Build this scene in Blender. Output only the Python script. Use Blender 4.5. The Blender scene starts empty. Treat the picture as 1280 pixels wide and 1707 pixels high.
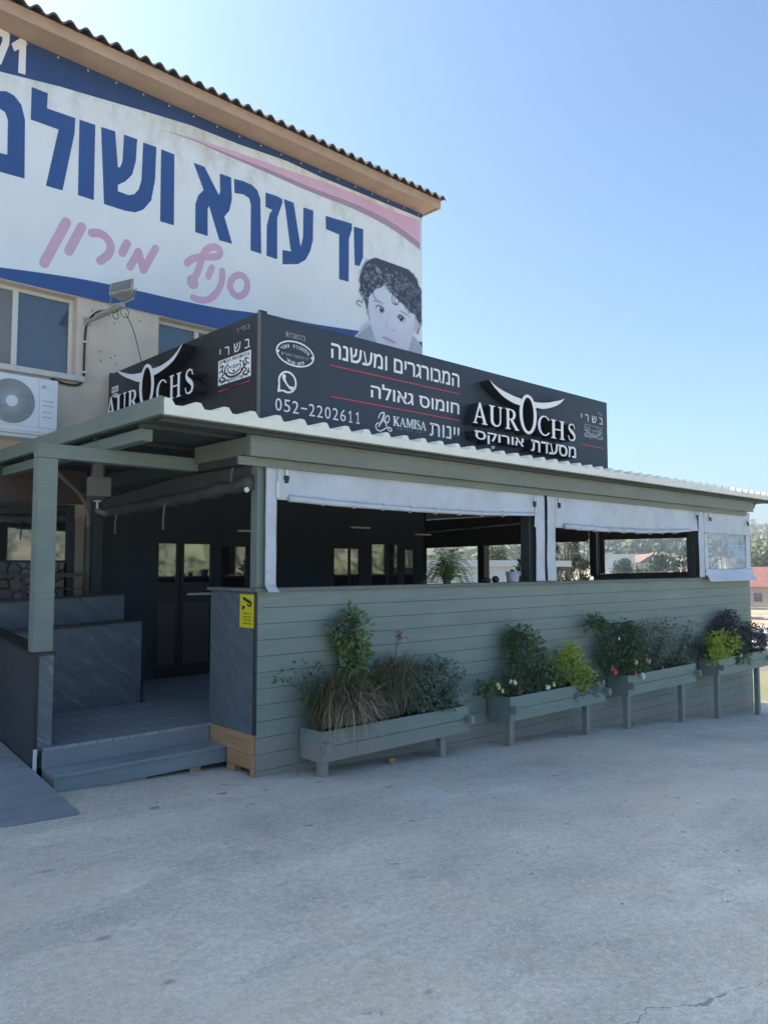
import bpy, math, random
import numpy as np
from math import sin, cos, pi, radians, hypot, atan2
from mathutils import Vector, Matrix, noise as mnoise

S = bpy.context.scene
COL = S.collection
# ------------------------------------------------------------------ camera
cam = bpy.data.objects.new('camera', bpy.data.cameras.new('camera'))
COL.objects.link(cam)
cam.location = (0, 0, 1.775)
cam.rotation_euler = (radians(90 + 3.899), 0, radians(47.088 - 90))
cam.data.sensor_fit = 'AUTO'; cam.data.sensor_width = 36
cam.data.lens = 36 * 1298.5 / 1707
cam.data.clip_start = .05; cam.data.clip_end = 5000
S.camera = cam
# ------------------------------------------------------------------ sky and sun
SUN_AZ, SUN_EL = 118.0, 43.0       # azimuth from +X, counter-clockwise
w = bpy.data.worlds.new('World'); S.world = w; w.use_nodes = True
nt = w.node_tree; nt.nodes.clear()
out = nt.nodes.new('ShaderNodeOutputWorld'); bg = nt.nodes.new('ShaderNodeBackground'); sky = nt.nodes.new('ShaderNodeTexSky')
sky.sky_type = 'NISHITA'; sky.sun_disc = False
sky.sun_elevation = radians(SUN_EL); sky.sun_rotation = radians(90 - SUN_AZ)
sky.altitude = 1000; sky.air_density = 1.0; sky.dust_density = 7.0; sky.ozone_density = 6.0
bg.inputs['Strength'].default_value = .14
tint = nt.nodes.new('ShaderNodeMixRGB'); tint.blend_type = 'MULTIPLY'; tint.inputs[0].default_value = 1; tint.inputs[2].default_value = (.93, 1.0, .93, 1)   # the camera's slightly green white balance
nt.links.new(sky.outputs[0], tint.inputs[1]); nt.links.new(tint.outputs[0], bg.inputs[0]); nt.links.new(bg.outputs[0], out.inputs[0])
sl = bpy.data.lights.new('sun', 'SUN'); sl.energy = 4.8; sl.angle = radians(.5); sl.color = (1, .93, .82)
so = bpy.data.objects.new('sun', sl); COL.objects.link(so)
sd = Vector((cos(radians(SUN_AZ)) * cos(radians(SUN_EL)), sin(radians(SUN_AZ)) * cos(radians(SUN_EL)), sin(radians(SUN_EL))))
so.rotation_euler = sd.to_track_quat('Z', 'Y').to_euler(); so.location = (0, 0, 40)
S.view_settings.view_transform = 'Standard'; S.view_settings.look = 'None'
S.view_settings.exposure = 1.22; S.view_settings.gamma = 1
S.cycles.use_denoising = True
S.cycles.max_bounces = 8; S.cycles.transparent_max_bounces = 12
S.cycles.caustics_reflective = False; S.cycles.caustics_refractive = False

# ------------------------------------------------------------------ helpers
class NT:
    def __init__(s, m): s.m = m; s.t = m.node_tree
    def n(s, ty, **k):
        x = s.t.nodes.new('ShaderNode' + ty)
        for a, v in k.items():
            if hasattr(x, a): setattr(x, a, v)
        return x
    def l(s, a, b): s.t.links.new(a, b)
def inp(n, **k):
    for a, v in k.items(): n.inputs[a.replace('_', ' ')].default_value = v
    return n
def rgb(c): return (c[0], c[1], c[2], 1)
def mat(name, c, rough=.6, c2=None, scale=3, detail=6, stretch=(1, 1, 1), rot=(0, 0, 0), bump=0, bscale=60, metal=0, spec=.5, contrast=(.35, .65), ior=None, bstretch=None):
    m = bpy.data.materials.new(name); m.use_nodes = True
    h = NT(m); b = h.t.nodes['Principled BSDF']
    inp(b, Roughness=rough, Metallic=metal); b.inputs['Specular IOR Level'].default_value = spec
    if ior: b.inputs['IOR'].default_value = ior
    b.inputs['Base Color'].default_value = rgb(c)
    tc = h.n('TexCoord'); mp = h.n('Mapping'); h.l(tc.outputs['Object'], mp.inputs[0])
    mp.inputs['Scale'].default_value = stretch; mp.inputs['Rotation'].default_value = rot
    if c2:
        no = inp(h.n('TexNoise'), Scale=scale, Detail=detail, Roughness=.62); h.l(mp.outputs[0], no.inputs['Vector'])
        cr = h.n('ValToRGB'); cr.color_ramp.elements[0].position = contrast[0]; cr.color_ramp.elements[1].position = contrast[1]
        cr.color_ramp.elements[0].color = rgb(c); cr.color_ramp.elements[1].color = rgb(c2)
        h.l(no.outputs[0], cr.inputs[0]); h.l(cr.outputs[0], b.inputs['Base Color'])
    if bump:
        n2 = inp(h.n('TexNoise'), Scale=bscale, Detail=5)
        if bstretch:
            mp2 = h.n('Mapping'); h.l(tc.outputs['Object'], mp2.inputs[0]); mp2.inputs['Scale'].default_value = bstretch; h.l(mp2.outputs[0], n2.inputs['Vector'])
        else: h.l(mp.outputs[0], n2.inputs['Vector'])
        bp = inp(h.n('Bump'), Strength=bump, Distance=.01); h.l(n2.outputs[0], bp.inputs['Height']); h.l(bp.outputs[0], b.inputs['Normal'])
    return m
def leafmat(name, dark, light, trans=.25, rough=.45):
    m = bpy.data.materials.new(name); m.use_nodes = True; h = NT(m); b = h.t.nodes['Principled BSDF']
    at = h.n('Attribute', attribute_name='tone'); cr = h.n('ValToRGB')
    cr.color_ramp.elements[0].color = rgb(dark); cr.color_ramp.elements[1].color = rgb(light)
    h.l(at.outputs['Fac'], cr.inputs[0]); h.l(cr.outputs[0], b.inputs['Base Color']); inp(b, Roughness=rough)
    tr = h.n('BsdfTranslucent'); h.l(cr.outputs[0], tr.inputs[0]); mx = h.n('MixShader'); mx.inputs[0].default_value = trans
    h.l(b.outputs[0], mx.inputs[1]); h.l(tr.outputs[0], mx.inputs[2]); h.l(mx.outputs[0], h.t.nodes['Material Output'].inputs[0])
    return m

class MB:
    def __init__(s): s.v = []; s.f = []; s.t = []
    def add(s, vs, fs, tone=None):
        o = len(s.v); s.v += [tuple(v) for v in vs]; s.f += [tuple(i + o for i in f) for f in fs]
        s.t += [tone if tone is not None else .5] * len(vs)
        return s
    def box(s, x0, y0, z0, x1, y1, z1):
        x0, x1 = sorted((x0, x1)); y0, y1 = sorted((y0, y1)); z0, z1 = sorted((z0, z1))
        return s.add([(x0,y0,z0),(x1,y0,z0),(x1,y1,z0),(x0,y1,z0),(x0,y0,z1),(x1,y0,z1),(x1,y1,z1),(x0,y1,z1)],
              [(0,3,2,1),(4,5,6,7),(0,1,5,4),(1,2,6,5),(2,3,7,6),(3,0,4,7)])
    def hexa(s, p):   # bottom four (ccw from above), top four
        return s.add(p, [(0,3,2,1),(4,5,6,7),(0,1,5,4),(1,2,6,5),(2,3,7,6),(3,0,4,7)])
    def obox(s, c, ax, ay, az, hx, hy, hz):
        c = Vector(c); ax = Vector(ax).normalized() * hx; ay = Vector(ay).normalized() * hy; az = Vector(az).normalized() * hz
        return s.hexa([c-ax-ay-az, c+ax-ay-az, c+ax+ay-az, c-ax+ay-az, c-ax-ay+az, c+ax-ay+az, c+ax+ay+az, c-ax+ay+az])
    def tube(s, pts, r, n=8, tone=None):
        pts = [Vector(p) for p in pts]; rs = r if isinstance(r, (list, tuple)) else [r] * len(pts)
        vs = []; fs = []
        for i, p in enumerate(pts):
            d = (pts[min(i+1, len(pts)-1)] - pts[max(i-1, 0)]).normalized()
            a = d.cross(Vector((0, 0, 1)) if abs(d.z) < .95 else Vector((1, 0, 0))).normalized(); b = d.cross(a)
            for k in range(n):
                t = 2 * pi * k / n; vs.append(p + (a * cos(t) + b * sin(t)) * rs[i])
        for i in range(len(pts) - 1):
            for k in range(n):
                k2 = (k + 1) % n; fs.append((i*n+k, i*n+k2, (i+1)*n+k2, (i+1)*n+k))
        fs.append(tuple(reversed(range(n)))); fs.append(tuple(range((len(pts)-1)*n, len(pts)*n)))
        return s.add(vs, fs, tone)
    def disc_ring(s, c, u, v, r0, r1, n=40):
        c = Vector(c); u = Vector(u); v = Vector(v); vs = []
        for k in range(n):
            t = 2*pi*k/n; d = u*cos(t)+v*sin(t); vs += [c+d*r0, c+d*r1]
        return s.add(vs, [(2*k, 2*k+1, (2*k+3) % (2*n), (2*k+2) % (2*n)) for k in range(n)])
    def build(s, name, m, parent=None, smooth=False, bevel=0, loc=None):
        me = bpy.data.meshes.new(name)
        root = parent
        while root is not None and root.parent is not None: root = root.parent
        L = Vector(root.location) if root is not None else Vector(loc or (0, 0, 0))
        v = np.array(s.v, dtype=np.float32) - np.array(L, dtype=np.float32)
        me.from_pydata(v.tolist(), [], s.f)
        if any(t != .5 for t in s.t):
            a = me.attributes.new('tone', 'FLOAT', 'POINT'); a.data.foreach_set('value', s.t)
        if smooth: me.polygons.foreach_set('use_smooth', [True] * len(me.polygons))
        for mm in (m if isinstance(m, (list, tuple)) else [m]): me.materials.append(mm)
        me.update()
        o = bpy.data.objects.new(name, me); COL.objects.link(o)
        if parent is not None: o.parent = parent
        else: o.location = L
        if bevel:
            bv = o.modifiers.new('bevel', 'BEVEL'); bv.width = bevel; bv.segments = 2; bv.limit_method = 'ANGLE'
        return o
def tag(o, label, cat, group=None, kind=None):
    if label: o['label'] = label
    if cat: o['category'] = cat
    if group: o['group'] = group
    if kind: o['kind'] = kind
    return o
def thing(name, loc, label, cat, group=None):
    o = bpy.data.objects.new(name, None); COL.objects.link(o); o.location = loc; o.empty_display_size = .2
    return tag(o, label, cat, group)
def copy_tree(o, parent=None):
    c = o.copy(); COL.objects.link(c)
    if parent is not None: c.parent = parent
    for ch in list(o.children): copy_tree(ch, c)
    return c
def catmull(pts, n=8, closed=False):
    P = [Vector(p) for p in pts]; out = []; N = len(P)
    for i in range(N if closed else N - 1):
        g = (lambda k: P[k % N]) if closed else (lambda k: P[max(0, min(N-1, k))])
        p0, p1, p2, p3 = g(i-1), g(i), g(i+1), g(i+2)
        for j in range(n):
            t = j / n
            out.append(.5*((2*p1)+(-p0+p2)*t+(2*p0-5*p1+4*p2-p3)*t*t+(-p0+3*p1-3*p2+p3)*t**3))
    if not closed: out.append(P[-1])
    return [tuple(p) for p in out]
def curve_mesh(loops, ext):
    c = bpy.data.curves.new('c', 'CURVE'); c.dimensions = '2D'; c.fill_mode = 'BOTH'; c.extrude = ext
    for lp in loops:
        sp = c.splines.new('POLY'); sp.points.add(len(lp) - 1); sp.use_cyclic_u = True
        for q, p in zip(sp.points, lp): q.co = (p[0], p[1], 0, 1)
    return _conv(c)
def _conv(c):
    o = bpy.data.objects.new('c', c); COL.objects.link(o)
    me = bpy.data.meshes.new_from_object(o.evaluated_get(bpy.context.evaluated_depsgraph_get()))
    bpy.data.objects.remove(o); bpy.data.curves.remove(c)
    vs = [tuple(v.co) for v in me.vertices]; fs = [tuple(p.vertices) for p in me.polygons]; bpy.data.meshes.remove(me)
    return vs, fs
def shape(mb, loops, M, d0, d1):
    """2D loops (even-odd) in plane coordinates -> solid between depths d0 and d1; M(u, v, d) gives the point."""
    vs, fs = curve_mesh(loops, .5)
    return mb.add([M(v[0], v[1], d0 + (d1 - d0) * (v[2] + .5)) for v in vs], fs)
def text(mb, s, M, u0, u1, v0, v1, d0, d1, heb=True, bold=0.0, flip=False, space=1.0):
    c = bpy.data.curves.new('t', 'FONT'); c.body = s[::-1] if heb else s; c.extrude = .5; c.offset = bold; c.resolution_u = 3; c.space_character = space
    vs, fs = _conv(c)
    xs = [v[0] for v in vs]; ys = [v[1] for v in vs]; a0, a1, b0, b1 = min(xs), max(xs), min(ys), max(ys)
    return mb.add([M(u0 + (u1-u0)*(v[0]-a0)/(a1-a0), v0 + (v1-v0)*(v[1]-b0)/(b1-b0), d0 + (d1-d0)*(v[2]+.5)) for v in vs], fs)
def stroke(pts, w, closed=False, n=8, smooth=True):
    """outline loops of a brush stroke with round ends"""
    P = catmull(pts, n, closed) if smooth and len(pts) > 2 else [tuple(p) for p in pts]
    W = w if isinstance(w, (list, tuple)) else None
    N = len(P); Ls = []; Rs = []
    for i in range(N):
        a = P[(i-1) % N] if closed else P[max(i-1, 0)]; b = P[(i+1) % N] if closed else P[min(i+1, N-1)]
        dx, dy = b[0]-a[0], b[1]-a[1]; L = hypot(dx, dy) or 1; nx, ny = -dy/L, dx/L
        if W:
            t = i/(N-1)*(len(W)-1); k = min(int(t), len(W)-2); ww = W[k] + (W[k+1]-W[k])*(t-k)
        else: ww = w
        Ls.append((P[i][0]+nx*ww/2, P[i][1]+ny*ww/2)); Rs.append((P[i][0]-nx*ww/2, P[i][1]-ny*ww/2))
    if closed: return [Ls, Rs]
    def cap(c, a):
        th = atan2(a[1]-c[1], a[0]-c[0]); r = hypot(a[0]-c[0], a[1]-c[1])
        return [(c[0]+r*cos(th-pi*k/6), c[1]+r*sin(th-pi*k/6)) for k in range(1, 6)]
    return [Ls + cap(P[-1], Ls[-1]) + Rs[::-1] + cap(P[0], Rs[0])]
def ellipse(cx, cy, rx, ry, n=40): return [(cx+rx*cos(2*pi*k/n), cy+ry*sin(2*pi*k/n)) for k in range(n)]
def front(Y): return lambda u, v, d: (u, Y - d, v)            # faces the car park, d towards the viewer
def side(X, Y0=0): return lambda u, v, d: (X - d, Y0 - u, v)  # faces left; u grows towards the viewer

# serif capitals for the raised lettering: loops in a unit box
GL = {
 'A': [[(0,0),(0,.035),(.07,.06),(.39,1.0),(.47,1.0),(.84,.06),(.92,.035),(.92,0),(.56,0),(.56,.035),(.66,.07),(.575,.30),(.245,.30),(.16,.07),(.27,.035),(.27,0)], [(.265,.355),(.555,.355),(.41,.80)]],
 'U': [[(0,1),(0,.965),(.10,.93),(.10,.30),(.13,.14),(.24,.03),(.44,-.02),(.62,.02),(.74,.12),(.79,.28),(.79,.93),(.9,.965),(.9,1),(.60,1),(.60,.965),(.71,.93),(.71,.28),(.65,.13),(.5,.06),(.36,.10),(.27,.25),(.27,.93),(.38,.965),(.38,1)]],
 'R': [[(0,1),(0,.965),(.1,.93),(.1,.07),(0,.035),(0,0),(.37,0),(.37,.035),(.27,.07),(.27,.46),(.37,.46),(.72,0),(.98,0),(.98,.035),(.89,.08),(.54,.49),(.68,.57),(.74,.72),(.72,.86),(.62,.96),(.45,1)], [(.27,.94),(.42,.94),(.53,.87),(.57,.74),(.53,.60),(.42,.52),(.27,.52)]],
 'H': [[(0,1),(0,.965),(.1,.93),(.1,.07),(0,.035),(0,0),(.37,0),(.37,.035),(.27,.07),(.27,.47),(.73,.47),(.73,.07),(.63,.035),(.63,0),(1,0),(1,.035),(.9,.07),(.9,.93),(1,.965),(1,1),(.63,1),(.63,.965),(.73,.93),(.73,.53),(.27,.53),(.27,.93),(.37,.965),(.37,1)]],
 'K': [[(0,1),(0,.95),(.1,.92),(.1,.08),(0,.05),(0,0),(.42,0),(.42,.05),(.32,.08),(.32,.46),(.64,.06),(.62,0),(1,0),(1,.05),(.9,.09),(.52,.58),(.82,.92),(.94,.95),(.94,1),(.6,1),(.6,.95),(.68,.91),(.32,.52),(.32,.92),(.42,.95),(.42,1)]],
 'M': [[(0,1),(0,.95),(.09,.92),(.09,.08),(0,.05),(0,0),(.28,0),(.28,.05),(.17,.08),(.17,.80),(.46,0),(.52,0),(.80,.80),(.80,.08),(.70,.05),(.70,0),(1,0),(1,.05),(.93,.08),(.93,.92),(1,.95),(1,1),(.76,1),(.52,.32),(.27,1)]],
 'I': [[(0,1),(0,.95),(.25,.92),(.25,.08),(0,.05),(0,0),(1,0),(1,.05),(.75,.08),(.75,.92),(1,.95),(1,1)]],
}
def _arc(cx, cy, rx, ry, a0, a1, n=24): return [(cx+rx*cos(radians(a0+(a1-a0)*k/n)), cy+ry*sin(radians(a0+(a1-a0)*k/n))) for k in range(n+1)]
GL['C'] = [_arc(.55,.5,.55,.52,38,322) + _arc(.58,.5,.40,.46,318,42)]
GL['S'] = stroke([(.74,.76),(.66,.92),(.44,.975),(.22,.90),(.16,.74),(.30,.60),(.56,.46),(.74,.30),(.68,.10),(.42,.02),(.18,.07),(.08,.26)], [.05,.06,.07,.10,.15,.19,.21,.17,.12,.07,.06,.05])
GL['O'] = [ellipse(.5,.5,.5,.5), ellipse(.5,.5,.335,.43)]
def glyph(mb, ch, M, u0, u1, v0, v1, d0, d1, rev=False):
    ps = [p for lp in GL[ch] for p in lp]; a0 = min(p[0] for p in ps); a1 = max(p[0] for p in ps); b0 = min(p[1] for p in ps); b1 = max(p[1] for p in ps)
    lps = [[(u0+(u1-u0)*(p[0]-a0)/(a1-a0), v0+(v1-v0)*(p[1]-b0)/(b1-b0)) for p in lp] for lp in GL[ch]]
    return shape(mb, lps, M, d0, d1)

# ------------------------------------------------------------------ ground height
def lot(X):
    X = max(-16, X); d = X - 3.73
    return -.045*d - (.0026*d*d if d > 0 else 0)
def land(x, y):
    r = hypot(x, y); a = math.degrees(atan2(y, x))
    if r < 17: z = lot(x)
    else:
        z0 = lot(max(-16, min(17, x)))
        k = min(1, (r-17)/45); k = k*k*(3-2*k)
        z = z0*(1-k) - 4.2*k
    if r > 150:
        k = min(1, (r-150)/750); k = k*k*(3-2*k)
        crest = 27 + 9*mnoise.noise((a*.045, 3.1, 0)) + 4*mnoise.noise((a*.16, 8.3, 0))
        z += k*(crest + 4.2) + min(1, (r-150)/200)*4*mnoise.noise((x*.006, y*.006, .5))
    return z
# ------------------------------------------------------------------ materials
M = {}
M['paint'] = mat('green_grey_paint', (.188,.245,.218), .55, (.220,.282,.250), 2.2, stretch=(.35,1,3), bump=.12, bscale=40, bstretch=(1.5,1,14))
M['paint_dark'] = mat('green_grey_paint_shadow_gap', (.03,.036,.035), .8)
M['cap'] = mat('grey_cap_board', (.125,.140,.135), .6, (.165,.178,.170), 5)
M['beam'] = mat('olive_beam_paint', (.175,.195,.155), .5, (.205,.225,.180), 1.5, bump=.05)
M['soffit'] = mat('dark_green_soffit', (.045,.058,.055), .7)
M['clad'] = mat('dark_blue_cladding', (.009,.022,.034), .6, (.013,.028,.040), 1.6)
M['deck'] = mat('slate_blue_composite_deck', (.20,.235,.26), .55, (.24,.275,.30), 2.5, stretch=(.4,3,1), bump=.2, bscale=30, bstretch=(1,30,1))
M['stone'] = mat('veined_slate_panel', (.075,.088,.104), .5, (.092,.105,.120), 2.5)
M['timber'] = mat('raw_pine_timber', (.36,.205,.105), .7, (.48,.295,.155), 3, stretch=(1,.6,6), bump=.2, bscale=30)
M['cream'] = mat('cream_sheet_metal', (.78,.78,.68), .45, (.84,.83,.73), 6)
M['sheet_top'] = mat('pale_sheet_metal', (.55,.55,.48), .5)
M['black'] = mat('black_trim', (.012,.013,.016), .45)
M['sign'] = mat('charcoal_sign_panel', (.024,.036,.052), .5, (.028,.041,.058), 1.2)
M['white'] = mat('white_vinyl', (.86,.86,.87), .5)
M['dimwhite'] = mat('greyed_vinyl', (.36,.38,.41), .5)
M['red'] = mat('red_vinyl', (.62,.05,.08), .5)
M['stucco'] = mat('pink_beige_stucco', (.66,.53,.41), .9, (.80,.68,.55), 2.2, detail=9, bump=.5, bscale=55, contrast=(.3,.7))
M['brown'] = mat('brown_eaves_paint', (.46,.30,.20), .7, (.53,.36,.24), 3)
M['tile'] = mat('weathered_roof_tile', (.055,.05,.045), .85, (.13,.09,.07), 7)
M['alu'] = mat('pale_window_aluminium', (.72,.70,.63), .45)
M['sill'] = mat('stone_sill', (.60,.56,.49), .85, (.72,.68,.60), 14, bump=.3)
M['glass'] = mat('window_glass', (.075,.105,.135), .05, spec=.6, ior=1.6)
M['glass_grey'] = mat('curtained_window_glass', (.19,.175,.16), .15, (.22,.205,.19), .8, spec=.5)
M['glass_mirror'] = mat('dark_tinted_glass', (.008,.009,.01), .03, spec=.9, ior=2.3)
M['ac'] = mat('white_casing', (.80,.82,.84), .4)
M['ac_dark'] = mat('grey_fan_grille', (.46,.49,.50), .5)
M['ac_black'] = mat('fan_recess', (.10,.11,.12), .7)
M['lamp'] = mat('weathered_lamp_metal', (.36,.36,.31), .5, (.46,.46,.40), 9, metal=.3)
M['cable'] = mat('dark_cable', (.035,.03,.028), .6)
M['tarp'] = mat('pale_grey_tarpaulin', (.52,.58,.66), .5, (.58,.64,.71), 1.1, bump=.06, bscale=5)
M['tarp_dark'] = mat('dark_grey_tarpaulin', (.060,.060,.060), .65, (.085,.085,.082), 3, bump=.2, bscale=9)
M['tarp_brown'] = mat('brown_tarpaulin', (.075,.058,.052), .7, (.09,.07,.062), 2)
M['yellow'] = mat('yellow_plastic', (.72,.60,.015), .45)
M['ink'] = mat('dark_print', (.02,.02,.015), .6)
M['soil'] = mat('potting_soil', (.035,.026,.02), .95, (.06,.045,.035), 20, bump=.6)
M['metal_grey'] = mat('grey_metal_box', (.13,.13,.12), .5)
M['plastic_white'] = mat('white_plastic', (.7,.7,.68), .4)
M['green_pot'] = mat('dark_pot', (.05,.045,.04), .6)
def weathered(m, slope=True):
    """faint grain, faded patches and dust splashed up from the ground"""
    h = NT(m); b = h.t.nodes['Principled BSDF']; tc = h.n('TexCoord'); src = b.inputs['Base Color'].links[0].from_socket
    def nz(sc, st, det=6, ro=.6):
        mp = h.n('Mapping'); mp.inputs['Scale'].default_value = st; h.l(tc.outputs['Object'], mp.inputs[0]); n = inp(h.n('TexNoise'), Scale=sc, Detail=det, Roughness=ro); h.l(mp.outputs[0], n.inputs['Vector']); return n.outputs[0]
    def rm(x, p0, p1, c0, c1):
        r = h.n('ValToRGB'); e = r.color_ramp.elements; e[0].position, e[1].position = p0, p1; e[0].color, e[1].color = rgb(c0), rgb(c1); h.l(x, r.inputs[0]); return r.outputs[0]
    def mx(f, a_, c_, bl):
        x = h.n('MixRGB', blend_type=bl)
        for i, v in enumerate((f, a_, c_)):
            if hasattr(v, 'is_output'): h.l(v, x.inputs[i])
            else: x.inputs[i].default_value = v if i == 0 else rgb(v)
        return x.outputs[0]
    c = mx(1, src, rm(nz(6, (.5, 1, 16), 6, .7), .3, .7, (.88,.88,.88), (1.10,1.10,1.10)), 'MULTIPLY')
    c = mx(1, c, rm(nz(.8, (1, 1, 1.6), 5), .35, .65, (.90,.90,.91), (1.08,1.08,1.06)), 'MULTIPLY')
    if slope:
        sx = h.n('SeparateXYZ'); h.l(tc.outputs['Object'], sx.inputs[0])
        zz = h.n('Math', operation='MULTIPLY_ADD'); h.l(sx.outputs[0], zz.inputs[0]); zz.inputs[1].default_value = .072; h.l(sx.outputs[2], zz.inputs[2])
        z2 = h.n('Math', operation='MULTIPLY_ADD'); h.l(nz(5, (1, 1, .4), 7, .7), z2.inputs[0]); z2.inputs[1].default_value = -.55; h.l(zz.outputs[0], z2.inputs[2])
        f = rm(z2.outputs[0], -.25, .12, (.75,.75,.75), (0,0,0)); c = mx(f, c, (.30,.275,.235), 'MIX')
    h.l(c, b.inputs['Base Color'])
weathered(M['paint'])
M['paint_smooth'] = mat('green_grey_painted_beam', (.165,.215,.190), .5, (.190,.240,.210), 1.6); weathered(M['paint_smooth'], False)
weathered(M['beam'], False); weathered(M['deck'], False); weathered(M['timber'], False)
def grimy(m, c1, c2):
    h = NT(m); b = h.t.nodes['Principled BSDF']; tc = h.n('TexCoord'); src = b.inputs['Base Color'].links[0].from_socket
    n = inp(h.n('TexNoise'), Scale=1.5, Detail=9, Roughness=.68, Distortion=.5); h.l(tc.outputs['Object'], n.inputs['Vector'])
    r = h.n('ValToRGB'); r.color_ramp.elements[0].position = .46; r.color_ramp.elements[1].position = .72; h.l(n.outputs[0], r.inputs[0])
    x = h.n('MixRGB'); x.inputs[2].default_value = rgb(c1); mu = h.n('Math', operation='MULTIPLY'); h.l(r.outputs[0], mu.inputs[0]); mu.inputs[1].default_value = c2; h.l(mu.outputs[0], x.inputs[0]); h.l(src, x.inputs[1]); h.l(x.outputs[0], b.inputs['Base Color'])
grimy(M['tarp'], (.40,.385,.36), .6); grimy(M['cream'], (.60,.58,.48), .35); grimy(M['stucco'], (.50,.42,.34), .4)
# veins of the slate panels: streaks falling to the right on both the front and the left faces
def veins(m):
    h = NT(m); b = h.t.nodes['Principled BSDF']; tc = h.n('TexCoord'); sx = h.n('SeparateXYZ'); h.l(tc.outputs['Object'], sx.inputs[0])
    def mt(op, a, c):
        x = h.n('Math', operation=op)
        for i, v in enumerate((a, c)):
            if hasattr(v, 'is_output'): h.l(v, x.inputs[i])
            else: x.inputs[i].default_value = v
        return x.outputs[0]
    u = mt('SUBTRACT', sx.outputs[0], sx.outputs[1]); p = mt('ADD', mt('MULTIPLY', u, .8), sx.outputs[2]); q = mt('SUBTRACT', u, sx.outputs[2])
    cx = h.n('CombineXYZ'); h.l(mt('MULTIPLY', p, 3.4), cx.inputs[0]); h.l(mt('MULTIPLY', q, .75), cx.inputs[1])
    n = inp(h.n('TexNoise'), Scale=3.0, Detail=10, Roughness=.72, Distortion=.9); h.l(cx.outputs[0], n.inputs['Vector'])
    cr = h.n('ValToRGB'); e = cr.color_ramp.elements
    e[0].position = .33; e[0].color = (.074,.098,.118,1); e[1].position = .55; e[1].color = (.110,.140,.160,1)
    x = e.new(.615); x.color = (.135,.168,.19,1); y = e.new(.655); y.color = (.19,.222,.24,1)
    h.l(n.outputs[0], cr.inputs[0]); h.l(cr.outputs[0], b.inputs['Base Color'])
veins(M['stone'])

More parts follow.
